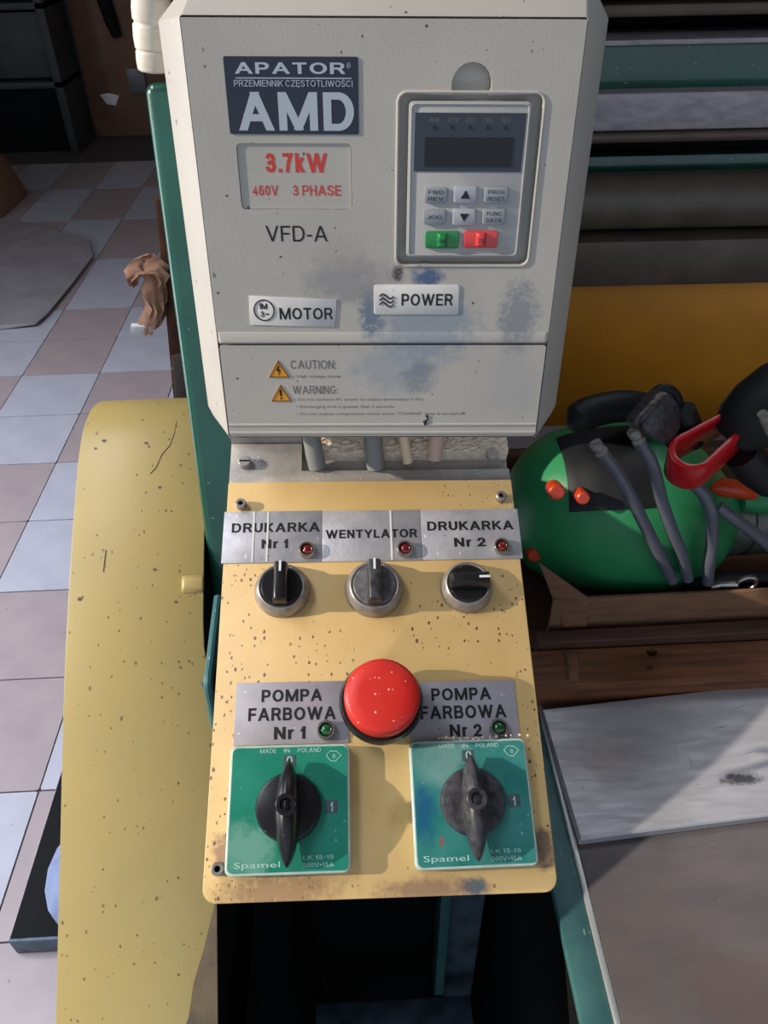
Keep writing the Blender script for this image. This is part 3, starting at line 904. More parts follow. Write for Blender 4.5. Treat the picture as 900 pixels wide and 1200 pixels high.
secs = [(-0.106, 0.012, -0.016, 0.012, 0.020), (-0.104, 0.012, -0.014, 0.024, 0.027), (-0.098, 0.011, -0.012, 0.038, 0.042), (-0.086, 0.009, -0.008, 0.051, 0.057), (-0.068, 0.006, -0.004, 0.061, 0.069),
        (-0.045, 0.003, -0.002, 0.069, 0.076), (-0.02, 0, -0.001, 0.074, 0.079), (0.01, 0, -0.002, 0.077, 0.080), (0.035, 0, -0.004, 0.076, 0.077), (0.06, 0, -0.006, 0.069, 0.068), (0.082, 0, -0.012, 0.056, 0.052), (0.10, 0, -0.016, 0.036, 0.036)]
MB().loft([ell(a * KT, b * KT, c * KT, d * KT, e_ * KT) for a, b, c, d, e_ in secs]).obj('housing', 'tool_green', tool, ang=60)


def sec_at(x):
    for p, q in zip(secs, secs[1:]):
        if p[0] <= x <= q[0]:
            u = (x - p[0]) / (q[0] - p[0])
            return [a + (b - a) * u for a, b in zip(p, q)]


# black grip cover wrapped over the upper left of the housing
gsec = []
for k in range(11):
    u = k / 10
    sx_, cy2, cz2, ry2, rz2 = sec_at(-0.066 + 0.072 * u)
    ring = []
    for sgn, dd in ((1, 0.0012), (-1, -0.004)):
        for i in (range(16) if sgn > 0 else reversed(range(16))):
            a = R(80 + (70 - 6 * u) * i / 15)
            ca, sa = math.cos(a), math.sin(a)
            ring.append((sx_ * KT, (cy2 + (ry2 + dd) * math.copysign(abs(ca) ** (2 / 2.4), ca)) * KT, (cz2 + (rz2 + dd) * abs(sa) ** (2 / 2.4)) * KT))
    gsec.append(ring)
MB().loft(gsec).obj('grip_cover', 'tool_dark', tool, bevel=0.0008, ang=50)


def onaxis(pt, direction):
    d = V(direction).normalized()
    return Matrix.Translation(pt) @ d.to_track_quat('Z', 'Y').to_matrix().to_4x4()


view = V((0, -0.78, 0.62))
for (a, b, r_) in ((652, 576, 0.0082), (683, 583, 0.0065), (626, 650, 0.0075)):
    p = at(a, b, 'y', TY - {652: 0.066, 683: 0.074, 626: 0.046}[a]) - ctr
    MB().lathe([(r_, -0.012), (r_, 0.002), (r_ * 0.8, 0.0035)], 20, onaxis(p, (0, -1, 0.35))).obj('button', 'orange', tool)['label'] = 'orange button'
hp = [at(668, 500, 'y', TY - 0.02) - ctr, at(690, 484, 'y', TY - 0.01) - ctr, at(730, 476, 'y', TY) - ctr, at(765, 482, 'y', TY + 0.01) - ctr, at(800, 500, 'y', TY + 0.01) - ctr]
hs_ = spline(hp)
MB().tube(hs_, [0.016 * min(1, 0.35 + 0.16 * min(i, len(hs_) - 1 - i)) for i in range(len(hs_))], 14).obj('handle', 'tool_dark', tool)
MB().lathe([(0.034, 0), (0.036, 0.003), (0.036, 0.028), (0.034, 0.0285), (0.034, 0.034), (0.036, 0.0345), (0.036, 0.075), (0.034, 0.0755), (0.034, 0.08), (0.036, 0.081), (0.036, 0.12)], 32,
           onaxis((0.098, 0, -0.026), (1, 0, 0)) @ Matrix.Scale(KT, 4)).obj('motor_barrel', 'motor', tool)['label'] = 'scratched grey metal barrel'
MB().loft([ell(0.118, -0.020, 0.018, 0.014, 0.010, 14), ell(0.135, -0.020, 0.02, 0.022, 0.015, 14), ell(0.21, -0.020, 0.02, 0.022, 0.015, 14)]).obj('nose_cover', 'tool_green', tool)
lv = [at(a, b, 'y', TY - 0.062) - ctr for a, b in ((834, 572), (845, 571), (862, 573), (876, 578), (886, 582))]
MB().tube(lv, [0.004, 0.0095, 0.0092, 0.007, 0.003], 14).obj('lever', 'orange', tool)['label'] = 'glossy orange lever'

# red bracket / black grip of second tool
t2y = TY - 0.099
t2 = thing('red_handled_tool', 'black tool with glossy red forked guard leaning on the green power tool', 'tool', at(830, 520, 'y', t2y))
L2 = t2.matrix_world.translation.copy()
c_ = at(808, 540, 'y', t2y) - L2
d_ = at(820, 566, 'y', t2y) - at(796, 514, 'y', t2y)
ax_ = (at(868, 492, 'y', t2y + 0.03) - at(808, 540, 'y', t2y)).normalized()
# rounded cup (half shell) and two arms
sh_ = MB()
side = ax_.cross(V((0, -1, 0.5))).normalized()
nrm = side.cross(ax_).normalized()
rot_ = Matrix.Rotation(R(-42), 3, ax_)
side, nrm = rot_ @ side, rot_ @ nrm
outer, inner = [], []
for i in range(13):
    a = math.pi * i / 12
    dvec = side * math.cos(a) - ax_ * math.sin(a)
    outer.append(c_ + dvec * 0.020)
    inner.append(c_ + dvec * 0.014)
armL = 0.078
outer = [c_ + side * 0.014 + ax_ * armL] + outer + [c_ - side * 0.006 + ax_ * (armL * 0.9)]
inner = [c_ + side * 0.008 + ax_ * armL] + inner + [c_ - side * 0.002 + ax_ * (armL * 0.88)]
loop = outer + list(reversed(inner))
sh_.loft([[tuple(p + nrm * 0.017) for p in loop], [tuple(p - nrm * 0.017) for p in loop]])
sh_.obj('forked_guard', 'redp', t2, bevel=0.0012)['label'] = 'glossy red forked guard'
pe = c_ + ax_ * armL
MB().tube([pe - ax_ * 0.008 + side * 0.008, pe + ax_ * 0.004 + side * 0.014, pe + ax_ * 0.01 + side * 0.030], [0.010, 0.012, 0.009], 14).obj('guard_mount', 'redp', t2)
gb = [at(a, b, 'y', t2y + 0.02) - L2 for a, b in ((858, 512), (872, 498), (890, 484), (915, 468), (950, 452))]
MB().tube(gb, [0.020, 0.028, 0.032, 0.034, 0.034], 20).obj('grip', 'tool_dark', t2)
gb = [at(a, b, 'y', t2y + 0.012) - L2 for a, b in ((868, 530), (884, 548), (905, 562))]
MB().tube(gb, [0.016, 0.018, 0.018], 16).obj('trigger_guard', 'tool_dark', t2)
gb = [at(a, b, 'y', t2y - 0.02) - L2 for a, b in ((893, 484), (899, 495), (906, 508))]
MB().tube(gb, [0.004, 0.005, 0.005], 10).obj('steel_pin', 'cord_tip', t2)

# cords
cy_ = TY - 0.100


def cord(pts, label, tip, r=0.0060, name='cable_end'):
    o = thing(name, label, 'cable', pts[0])
    sp = [p - pts[0] for p in spline(pts, 8)]
    k = 7 if tip else 0
    if tip:
        MB().tube(sp[:k], [r * 0.95] * (k - 3) + [r * 0.75, r * 1.05, r * 1.05], 12).obj('stripped_tip', 'cord_tip', o)
    MB().tube(sp[max(k - 1, 0):], r, 12).obj('sheath', 'cord', o)
    return o


def C3(l):
    return [at(a, b, 'y', c) for a, b, c in l]


cord(C3([(697, 519, cy_ + .01), (708, 534, cy_ + .008), (722, 553, cy_ + .005), (742, 588, cy_), (762, 628, cy_ - .001), (778, 660, cy_), (788, 680, cy_ + .004)]),
     'leftmost grey cable with a pale stripped tip in front of the tool', True)
cord(C3([(741, 504, cy_ + .012), (752, 522, cy_ + .008), (765, 546, cy_ + .002), (775, 585, cy_), (787, 620, cy_ - .002), (799, 650, cy_), (806, 678, cy_ + .004)]),
     'second grey cable with a worn tip rising before the black plug', True)
cord(C3([(812, 566, cy_ + .014), (826, 582, cy_ + .006), (834, 605, cy_), (834, 635, cy_), (831, 660, cy_), (829, 682, cy_ + .006)]),
     'short grey cable dropping from the red forked guard', False)
cord(C3([(842, 594, cy_ + .006), (858, 606, cy_), (880, 622, cy_), (905, 642, cy_), (930, 664, cy_ + .002)]),
     'grey cable slanting down right across the metal barrel', False)
# black plug
py_ = TY - 0.080
pg = thing('mains_plug', 'dusty black mains plug with ribbed neck lying over the green tool', 'plug', at(775, 500, 'y', py_))
L3 = pg.matrix_world.translation.copy()
A3 = (at(796, 540, 'y', py_) - at(758, 488, 'y', py_)).normalized()
N3 = V((0.1, -0.8, 0.6))
N3 = (N3 - A3 * N3.dot(A3)).normalized()
B3 = A3.cross(N3)
mp = Matrix(((B3.x, N3.x, A3.x, 0), (B3.y, N3.y, A3.y, 0), (B3.z, N3.z, A3.z, 0), (0, 0, 0, 1)))
MB().loft([[(x * w, y * h, z) for x, y in ((-1, -1), (1, -1), (1, 1), (-1, 1))] for (w, h, z) in ((0.017, 0.010, -0.030), (0.020, 0.012, -0.024), (0.019, 0.012, -0.008), (0.011, 0.010, 0.008), (0.008, 0.008, 0.013))],
          m=mp).obj('plug_body', 'black_worn', pg, bevel=0.003)
rib = []
for k in range(7):
    rib += [(0.0075 - k * 0.0004, 0.0132 + k * 0.003), (0.0075 - k * 0.0004, 0.0150 + k * 0.003), (0.0055 - k * 0.0003, 0.0152 + k * 0.003), (0.0055 - k * 0.0003, 0.0160 + k * 0.003)]
MB().lathe(rib, 16, mp).obj('ribbed_neck', 'black_worn', pg)
lp = [at(a, b, 'y', py_ + 0.02) - L3 for a, b in ((762, 482), (764, 466), (773, 457), (784, 457), (793, 466), (796, 482), (794, 500))]
MB().tube(spline(lp), 0.0048, 12).obj('cord_loop', 'tool_dark', pg)
sk_ = [at(a, b, 'y', py_ + 0.012) - L3 for a, b in ((800, 480), (806, 500), (812, 520))]
MB().tube(sk_, [0.011, 0.013, 0.010], 14).obj('socket_half', 'tool_dark', pg)
# small steel wrench end poking out at the tray front
wz = at(868, 684, 'y', ty0 + 0.012)
wr = thing('wrench', 'small silver wrench end poking out at the tray edge', 'wrench', wz)
arc = [(0.010 * math.cos(R(a)) + 0.006, 0, 0.009 * math.sin(R(a))) for a in range(-60, 240, 20)]
MB().tube(arc, [0.0024] * len(arc), 8).obj('jaw', 'chrome', wr)
MB().tube([(-0.004, 0, -0.001), (-0.020, 0.002, -0.002), (-0.028, 0.003, -0.006)], 0.004, 10).obj('shank', 'chrome', wr)
MB().box(-0.05, 0.05, 0.012, 0.03, -0.03, -0.010).obj('tool_pouch', 'tool_dark', wr, bevel=0.004)

# ================================================================== left: yellow guard
GL, GR = -0.215, -0.1182
gprof = [(62, 1330), (65, 1200), (70, 1000), (75, 800), (83, 650), (88, 580), (92, 535), (97, 505), (104, 485), (113, 473), (126, 470), (150, 478)]
gq = [at(a, b, 'x', GL) for a, b in gprof]
gd = thing('belt_guard', 'long curved yellow sheet metal belt guard with dark paint chips', 'guard', (GL, gq[0].y, gq[0].z))
g0 = gq[0].copy()
path = [V((0, p.y - g0.y, p.z - g0.z)) for p in spline(gq[:], 5)]
# local frame of the sheet: x across, y along arc length as texture coordinate is the real geometry
rings = []
th = 0.0022
for i, p in enumerate(path):
    t_ = (path[min(i + 1, len(path) - 1)] - path[max(i - 1, 0)]).normalized()
    nn = V((0, -t_.z, t_.y))
    wz_ = GR - GL + 0.0085 * min(1, max(0, (1.185 - (p.z + g0.z)) / 0.03))      # notched upper part clears the green plate
    rings.append([tuple(p), tuple(p + V((wz_, 0, 0))), tuple(p + V((wz_, 0, 0)) - nn * th), tuple(p - nn * th)])
MB().loft(rings).obj('cover_sheet', 'guard', gd, bevel=0.0006, seg=2)
# bare scuffed patch at lower right corner
i0 = [i for i, p in enumerate(path) if (p + g0 - CP).length > 0][0]
def gpt(u, x, up=0.0):
    """point on the sheet: u = fraction of path index"""
    k = u * (len(path) - 1)
    i = int(k)
    p = path[i].lerp(path[min(i + 1, len(path) - 1)], k - i)
    t_ = (path[min(i + 1, len(path) - 1)] - path[i]).normalized()
    return p + V((x, 0, 0)) + V((0, -t_.z, t_.y)) * up
bp = [(0.0, 0.0), (0.02, 0.036), (0.04, 0.055), (0.06, 0.062), (0.075, 0.085), (0.09, 0.093), (0.11, 0.098), (0.13, 0.106), (0.155, 0.1115)]
vs, fs = [], []
for k, (u, x) in enumerate(bp):
    x *= 0.1052 / 0.1115
    vs += [tuple(gpt(u, x + (0.003 * math.sin(k * 7) if x < 0.103 else 0), 0.0004)), tuple(gpt(u, 0.1052, 0.0004))]
for k in range(len(bp) - 1):
    fs.append((2 * k, 2 * k + 1, 2 * k + 3, 2 * k + 2))
MB().add(vs, fs).obj('bare_patch', 'guard_bare', gd, smooth=False)['label'] = 'scuffed bare metal corner'
# side wall of guard (vertical sheet below the left edge) and embossed clip
sw_ = [(p.y, p.z) for p in path]
sidepoly = [(sw_[0][0], -0.9)] + sw_[0:] + [(sw_[-1][0], -0.9)]
MB().prism(list(reversed([(a, b - 0.004) for a, b in sidepoly])), (GR - GL) - 0.004, (GR - GL) - 0.002, m_yz).obj('side_sheet', 'dark', gd)  # near-black sheet stands in for the shade beside the guard
ipt = at(231, 686, 'y', 0.42)
def near(px_, py2):
    best = None
    for k in range(200):
        u = k / 199
        p = gpt(u, 0) + g0
        tx_ = 0
        for x in (0.09, 0.1):
            w = CW.transposed() @ (gpt(u, x) + g0 - CP)
            sy = 600 + F * w.y / w.z
            d = abs(sy - py2)
            if best is None or d < best[0]:
                best = (d, u)
    return best[1]
u_ = near(231, 685)
def xat(px_, u):
    lo, hi = -0.05, 0.2
    for _ in range(30):
        m_ = (lo + hi) / 2
        w = CW.transposed() @ (gpt(u, m_) + g0 - CP)
        if 450 + F * w.x / w.z < px_:
            lo = m_
        else:
            hi = m_
    return lo
ua, ub = near(231, 699), near(231, 672)
xa, xb = xat(212, u_), GR - GL + 0.0005
MB().loft([[tuple(gpt(ua, xa, 0)), tuple(gpt(ua, xb, 0)), tuple(gpt(ub, xb, 0)), tuple(gpt(ub, xa, 0))],
           [tuple(gpt(ua + .004, xa + .002, 0.0028)), tuple(gpt(ua + .004, xb, 0.0028)), tuple(gpt(ub - .004, xb, 0.0028)), tuple(gpt(ub - .004, xa + .002, 0.0028))]]).obj('embossed_clip', 'guard', gd, bevel=0.003, seg=3)
for cr_ in (((207, 492), (204, 508), (199, 520), (190, 530), (183, 545), (176, 554)), ((124, 640), (121, 668)),):
    cp_ = []
    for (a, b) in cr_:
        uu = near(a, b)
        cp_.append(gpt(uu, xat(a, uu), 0.0002))
    MB().tube(cp_, 0.00028, 6).obj('paint_crack', 'guard_bare', gd)
for (a, b, r_) in ((172, 517, 0.0018), (122, 512, 0.0016), (112, 520, 0.0013), (181, 667, 0.0014), (187, 568, 0.0013), (93, 695, 0.0016), (206, 702, 0.0013)):
    uu = near(a, b)
    q0 = gpt(uu, xat(a, uu), 0.0003)
    q1 = (gpt(uu + 0.01, 0) - gpt(uu, 0)).normalized()
    MB().add([tuple(q0 + V((1, 0, 0)) * r_ * random.uniform(.6, 1.3) * math.cos(k * .785) + q1 * r_ * random.uniform(.5, 1.0) * math.sin(k * .785)) for k in range(8)], [tuple(range(8))]).obj('paint_chip', 'brown', gd, smooth=False)
MB().box(0.02, 0.09, path[8].y + 0.02, path[8].y + 0.05, -1.0, path[8].z - 0.01).obj('support_leg', 'dark', gd)

# rusty sheet and rag behind, corrugated hose
ry_ = 0.86
a1 = [at(181, 232, 'y', ry_), at(196, 236, 'y', ry_), at(216, 470, 'y', ry_), at(203, 470, 'y', ry_)]
rs = thing('rusty_post', 'rusty brown sheet post standing left of the green mounting plate', 'post', (a1[0].x, ry_, 0))
o_ = V((a1[0].x, ry_, 0))
MB().loft([[tuple(V((p.x, ry_, p.z)) - o_) for p in a1], [tuple(V((p.x + 0.01, ry_ + 0.05, p.z)) - o_) for p in a1]]).obj('rusted_sheet', 'rust', rs, bevel=0.002)
b1 = [at(203, 412, 'y', ry_ + .01), at(222, 405, 'y', ry_ + .01), at(222, 475, 'y', ry_ + .01), at(208, 470, 'y', ry_ + .01)]
MB().loft([[tuple(V((p.x, ry_ - 0.004, p.z)) - o_) for p in b1], [tuple(V((p.x, ry_ + 0.03, p.z)) - o_) for p in b1]]).obj('dark_bracket', 'brown', rs, bevel=0.002)
foot = a1[3]
MB().box(foot.x - o_.x + 0.003, foot.x - o_.x + 0.03, 0.005, 0.04, 0.0, foot.z + 0.01).obj('foot_bar', 'rust', rs, bevel=0.002)
rg = thing('rag', 'crumpled pinkish brown rag hanging on the rusty post', 'rag', at(172, 345, 'y', ry_ - 0.006))
L4 = rg.matrix_world.translation.copy()
rpts = [((157, 330), .005), ((155, 320), .008), ((163, 312), .010), ((176, 309), .012), ((183, 318), .013), ((182, 330), .011), ((180, 342), .012), ((184, 354), .011), ((181, 366), .012), ((175, 378), .011), ((172, 386), .006)]
ring = []
for i, ((a, b), r_) in enumerate(rpts):
    p = at(a, b, 'y', ry_ - 0.006) - L4
    ring.append([tuple(p + V((r_ * math.cos(w * math.pi / 8) * (1 + .32 * math.sin(w * 2.7 + i * 1.3)), 0.007 * math.sin(w * math.pi / 8) * (1 + .5 * math.cos(w * 3.1 + i)), r_ * 0.75 * math.sin(w * math.pi / 8)))) for w in range(16)])
MB().loft(ring).obj('cloth', 'rag', rg, ang=80)
p = at(168, 385, 'y', ry_ - 0.006) - L4
MB().loft([[tuple(p + V((x, y, z))) for x, z in ((-0.014, -.004), (0.010, -.007), (0.012, .005), (-0.013, .006))] for y in (-0.006, 0.004)]).obj('paper_scrap', 'paper', rg, bevel=0.001)

hs = thing('corrugated_hose', 'cream white corrugated plastic hose beside the top left of the inverter', 'hose', at(176, 84, 'y', 0.50))
L5 = hs.matrix_world.translation.copy()
hp = [at(a, b, 'y', 0.50) - L5 for a, b in ((184, 84), (181, 60), (178, 30), (177, 0), (176, -40), (177, -90))]
sp = spline(hp, 14)
rad = []
for i in range(len(sp)):
    s_ = (i / 14.0 * 0.95) % 1.0
    rad.append(0.0094 if s_ < 0.08 or s_ > 0.95 else 0.0106 - 0.0008 * abs(s_ - 0.5))
rad[0] = 0.007
rad[1] = 0.0095
MB().tube(sp, rad, 20).obj('hose_wall', 'hose', hs, ang=50)

# ================================================================== inverter
VF = frame((-0.08054518, 0.39657323, 1.33881967), -0.03040324, 1.4577944, -0.02262155)
VW, VH = 0.1885, 0.2170
vd = thing('frequency_inverter', 'large beige grey frequency inverter with keypad above the yellow console', 'inverter', VF)
DB = 0.038
ra = [(0.0015, 0.0), (VW - 0.0015, 0.0), (VW - 0.0007, 0.0003), (VW - 0.0002, 0.0009), (VW, 0.0015), (VW, VH - 0.0006), (VW - 0.001, VH), (0.001, VH), (0.0, VH - 0.0006), (0.0, 0.0015), (0.0002, 0.0009), (0.0007, 0.0003)]
rb = [(0.002, -0.0024), (VW - 0.002, -0.0024), (VW + 0.0055, 0.0002), (VW + 0.0118, 0.0050), (VW + 0.0145, 0.0125), (VW + 0.0145, 0.2165), (VW + 0.001, 0.2360), (0.0075, 0.2360), (-0.0145, 0.2145), (-0.0145, 0.0125), (-0.0118, 0.0050), (-0.0055, 0.0002)]
rings = [[(x, y, -0.006) for x, y in ra], [(x, y, 0.0) for x, y in ra], [(x, y, -0.0195 if i > 1 else -0.006) for i, (x, y) in enumerate(rb)],
         [(x, y, -0.024) for x, y in rb], [(x, y, -DB - 0.19 * max(0, y)) for x, y in rb]]
shell = MB()
shell.loft(rings)
shell.obj('shell', 'vfd', vd, bevel=0.0012, seg=2)
n_c = []
for i in range(13):
    a = R(-25 + 230 * i / 12)
    n_c.append((0.1362 + 0.0098 * math.cos(a), 0.1893 + 0.0098 * math.sin(a)))
rec = rrect(0.1015, 0.1715, 0.1045, 0.1857, 0.004, 4)
hole_kp = [p for p in rec if p[0] > 0.14 and p[1] > 0.17] + n_c + [p for p in rec if not (p[0] > 0.14 and p[1] > 0.17)]
hole_w = rrect(0.0207, 0.0778, 0.1325, 0.1637, 0.0022, 3)
fc = MB().prism([(0.0004, 0.0612), (VW - 0.0004, 0.0612), (VW - 0.0004, VH - 0.0008), (0.0004, VH - 0.0008)], -0.0058, 0.0003, holes=[list(reversed(hole_kp)), list(reversed(hole_w))])
fc.obj('front_cover', 'vfd', vd, smooth=False)
MB().loft([[(0.001, 0.0600, 0.0003), (VW - 0.001, 0.0600, 0.0003), (VW - 0.001, 0.0672, 0.0003), (0.001, 0.0672, 0.0003)],
           [(0.002, 0.0612, 0.0012), (VW - 0.002, 0.0612, 0.0012), (VW - 0.002, 0.0664, 0.0008), (0.002, 0.0664, 0.0008)]]).obj('ledge', 'vfd', vd, bevel=0.0003)
tcv = MB().prism(rrect(0.0008, VW - 0.0008, 0.001, 0.0590, 0.0015, 2), -0.0058, 0.0002)
tcv.loft([[(0.001, 0.0078, 0.0002), (VW - 0.001, 0.0078, 0.0002), (VW - 0.001, 0.0096, 0.0002), (0.001, 0.0096, 0.0002)], [(0.001, 0.0084, 0.0009), (VW - 0.001, 0.0084, 0.0009), (VW - 0.001, 0.0092, 0.0009), (0.001, 0.0092, 0.0009)]])
tcv.loft([[(0.001, 0.0024, 0.0002), (VW - 0.001, 0.0024, 0.0002), (VW - 0.001, 0.0044, 0.0002), (0.001, 0.0044, 0.0002)], [(0.001, 0.0030, 0.0010), (VW - 0.001, 0.0030, 0.0010), (VW - 0.001, 0.0040, 0.0010), (0.001, 0.0040, 0.0010)]])
tcv.obj('terminal_cover', 'vfd', vd, smooth=False)
MB().prism(rrect(0.0209, 0.0776, 0.1327, 0.1635, 0.0020, 3), -0.0055, -0.0006).obj('rating_window', 'vfd', vd, smooth=False)
wn = [o for o in vd.children if o.name.startswith('rating_window')][0]
lettering([('3.7kW', 0.0345, 0.0655, 0.1502, 0.1592, 0.020), ('460V', 0.0268, 0.0400, 0.1392, 0.1442, 0.008), ('3 PHASE', 0.0475, 0.0722, 0.1392, 0.1442, 0.008)], 'print_red', wn, -0.0006, label='red lettering reading 3.7kW 460V 3 PHASE')
lg = MB().prism(rrect(0.0184, 0.0818, 0.1679, 0.2009, 0.0008, 2), 0.0003, 0.0008).obj('name_sticker', 'navy', vd, smooth=False)
lg['label'] = 'dark navy sticker with silver lettering'
lettering([('APATOR', 0.0235, 0.0755, 0.1938, 0.1985, 0.016), ('PRZEMIENNIK CZĘSTOTLIWOŚCI', 0.0225, 0.0790, 0.1885, 0.1912, 0.0), ('AMD', 0.0235, 0.0795, 0.1695, 0.1862, 0.020),
           ('®', 0.0763, 0.0782, 0.1962, 0.1985, 0.0)], 'print_grey', lg, 0.0008)
MB().box(0.0235, 0.0785, 0.1918, 0.19225, 0.0008, 0.00095).obj('underline', 'print_grey', lg)
lettering([('VFD-A', 0.0322, 0.0645, 0.1165, 0.1245, 0.0)], 'print_black', vd, 0.0003)
lettering([('CAUTION:', 0.0407, 0.0668, 0.0448, 0.0500, 0.0), ('WARNING:', 0.0410, 0.0675, 0.0291, 0.0342, 0.0)], 'print_faint', vd, 0.0002)
lettering([('• High voltage inside.', 0.0418, 0.0700, 0.0388, 0.0410, 0.0), ('• Do not connect AC power to output terminals(U.V.W.).', 0.0418, 0.1188, 0.0242, 0.0264, 0.0),
           ('• Discharging time is greater than 5 seconds.', 0.0425, 0.1010, 0.0195, 0.0217, 0.0),
           ('• Do not inspect components unless inside "CHARGE" lamp is turned off.', 0.0425, 0.1440, 0.0148, 0.0170, 0.0)], 'print_faint', vd, 0.0002)
for (cx, cy) in ((0.0335, 0.0437), (0.0338, 0.0285)):
    tri = MB().prism([(cx - 0.0062, cy - 0.0042), (cx + 0.0062, cy - 0.0042), (cx, cy + 0.0066)], 0.0002, 0.0005).obj('warning_triangle', 'orange_tri', vd, smooth=False)
    e_ = MB()
    e_.tube([(cx - 0.0056, cy - 0.0038, 0.0005), (cx + 0.0056, cy - 0.0038, 0.0005), (cx, cy + 0.0059, 0.0005)], 0.00035, 6, closed=True)
    if cy > 0.04:
        e_.prism([(cx - 0.0014, cy + 0.0002), (cx + 0.0002, cy + 0.0034), (cx + 0.0008, cy + 0.0032), (cx, cy + 0.0008), (cx + 0.0012, cy + 0.0008), (cx - 0.0002, cy - 0.0028), (cx - 0.0001, cy - 0.0002)], 0.0005, 0.0007)
    else:
        e_.prism([(cx - 0.0005, cy - 0.0008), (cx + 0.0005, cy - 0.0008), (cx + 0.0007, cy + 0.0034), (cx - 0.0007, cy + 0.0034)], 0.0005, 0.0007)
        e_.box(cx - 0.0005, cx + 0.0005, cy - 0.0026, cy - 0.0016, 0.0005, 0.0007)
    e_.obj('symbol', 'print_black', tri, smooth=False)
# stickers MOTOR and POWER
s1 = MB().prism([(0.0195, 0.0712), (0.0668, 0.0698), (0.0685, 0.0855), (0.0203, 0.0877)], 0.0003, 0.0009).obj('motor_sticker', 'white_sticker', vd, bevel=0.0002)
lettering([('MOTOR', 0.0364, 0.0660, 0.0744, 0.0810, 0.012), ('IM', 0.0258, 0.0300, 0.0802, 0.0835, 0.02), ('3~', 0.0258, 0.0306, 0.0758, 0.0790, 0.01)], 'print_black', s1, 0.0009)
MB().tube([(0.0280 + 0.0055 * math.cos(a * math.pi / 16), 0.0796 + 0.0058 * math.sin(a * math.pi / 16), 0.0009) for a in range(32)], 0.0004, 6, closed=True).obj('circle_mark', 'print_black', s1)
s2 = MB().prism(rrect(0.0889, 0.1361, 0.0771, 0.0938, 0.0015, 3), 0.0003, 0.0009).obj('power_sticker', 'white_sticker', vd, bevel=0.0002)
lettering([('POWER', 0.1042, 0.1325, 0.0822, 0.0888, 0.012)], 'print_black', s2, 0.0009)
wv = MB()
for k in range(3):
    yy = 0.0828 + k * 0.0023
    wv.tube([(0.0920 + 0.0078 * i / 10, yy + 0.0013 * math.sin(i / 10 * 2 * math.pi), 0.0010) for i in range(11)], 0.00042, 6)
wv.obj('wave_mark', 'print_black', s2)
# dark ink dribble near the bottom edge
MB().tube([(0.1205, 0.0150, 0.0003), (0.1215, 0.0125, 0.0003), (0.1195, 0.0105, 0.0003), (0.1200, 0.0085, 0.0006)], [0.0008, 0.0004, 0.0012, 0.0006], 8).obj('ink_drip', 'print_black', vd)

# keypad
kp = MB()
kp.prism(rrect(0.1062, 0.1662, 0.1087, 0.1826, 0.0022, 4), -0.0056, 0.0012)
kp = kp.obj('keypad', 'pad', vd, bevel=0.0007)
kp['label'] = 'light grey keypad set in a recess'
lip = MB().tube([(x, y, 0.0003) for x, y in rrect(0.1008, 0.1722, 0.1038, 0.1864, 0.0045, 5) if not (0.127 < x < 0.146 and y > 0.18)], 0.0008, 8, closed=True)
lip.obj('recess_lip', 'vfd', vd)
MB().tube([(x, y, 0.0014) for x, y in rrect(0.1075, 0.1650, 0.1098, 0.1814, 0.002, 4)], 0.0005, 6, closed=True).obj('inner_rim', 'pad', kp)
dsp = MB().prism([(0.1093, 0.1512), (0.1635, 0.1510), (0.1638, 0.1776), (0.1094, 0.1777)], 0.0012, 0.0016).obj('display_bezel', 'bezel', kp, smooth=False)
MB().box(0.1145, 0.1582, 0.1535, 0.1668, 0.0017, 0.0019).obj('display_screen', 'screen', kp, smooth=False)
lt = []
for i, w_ in enumerate(('RUN', 'STOP', 'JOG', 'FWD', 'REV')):
    x = 0.1165 + i * 0.0088
    lt.append((w_, x, x + (0.0056 if w_ == 'STOP' else 0.0046), 0.1734, 0.1756, 0.0))
lettering(lt, 'print_faint', kp, 0.0016)
ld = MB()
for i in range(5):
    ld.lathe([(0.0008, 0.0016), (0.0008, 0.0020)], 10, T(0.1190 + i * 0.0087, 0.1712))
ld.obj('status_lamps', 'screen', kp)
bs = [(0.1148, 0.1267, 0.1362, 0.1438, 'btn', 'FWD\nREV'), (0.1300, 0.1420, 0.1362, 0.1445, 'btn_lite', '▲'), (0.1455, 0.1580, 0.1362, 0.1440, 'btn', 'PROG\nRESET'),
      (0.1146, 0.1265, 0.1257, 0.1331, 'btn', 'JOG'), (0.1300, 0.1420, 0.1252, 0.1335, 'btn_lite', '▼'), (0.1455, 0.1575, 0.1257, 0.1335, 'btn', 'FUNC\nDATA'),
      (0.1161, 0.1340, 0.1135, 0.1223, 'btn_green', ''), (0.1365, 0.1545, 0.1138, 0.1225, 'btn_red', '')]
for (x0, x1, y0, y1, m_, tx_) in bs:
    b_ = MB().prism(rrect(x0, x1, y0, y1, 0.0012, 3), 0.0012, 0.0028)
    if not tx_:
        cxx = (x0 + x1) / 2
        b_.loft([[(cxx - 0.003, y0 + 0.0006, 0.0026), (cxx + 0.003, y0 + 0.0006, 0.0026), (cxx + 0.003, y1 - 0.0006, 0.0026), (cxx - 0.003, y1 - 0.0006, 0.0026)],
                 [(cxx - 0.0016, y0 + 0.0016, 0.0048), (cxx + 0.0016, y0 + 0.0016, 0.0048), (cxx + 0.0016, y1 - 0.0016, 0.0048), (cxx - 0.0016, y1 - 0.0016, 0.0048)]])
    b_.obj('button', m_, kp, bevel=0.0005)
lm_ = MB()
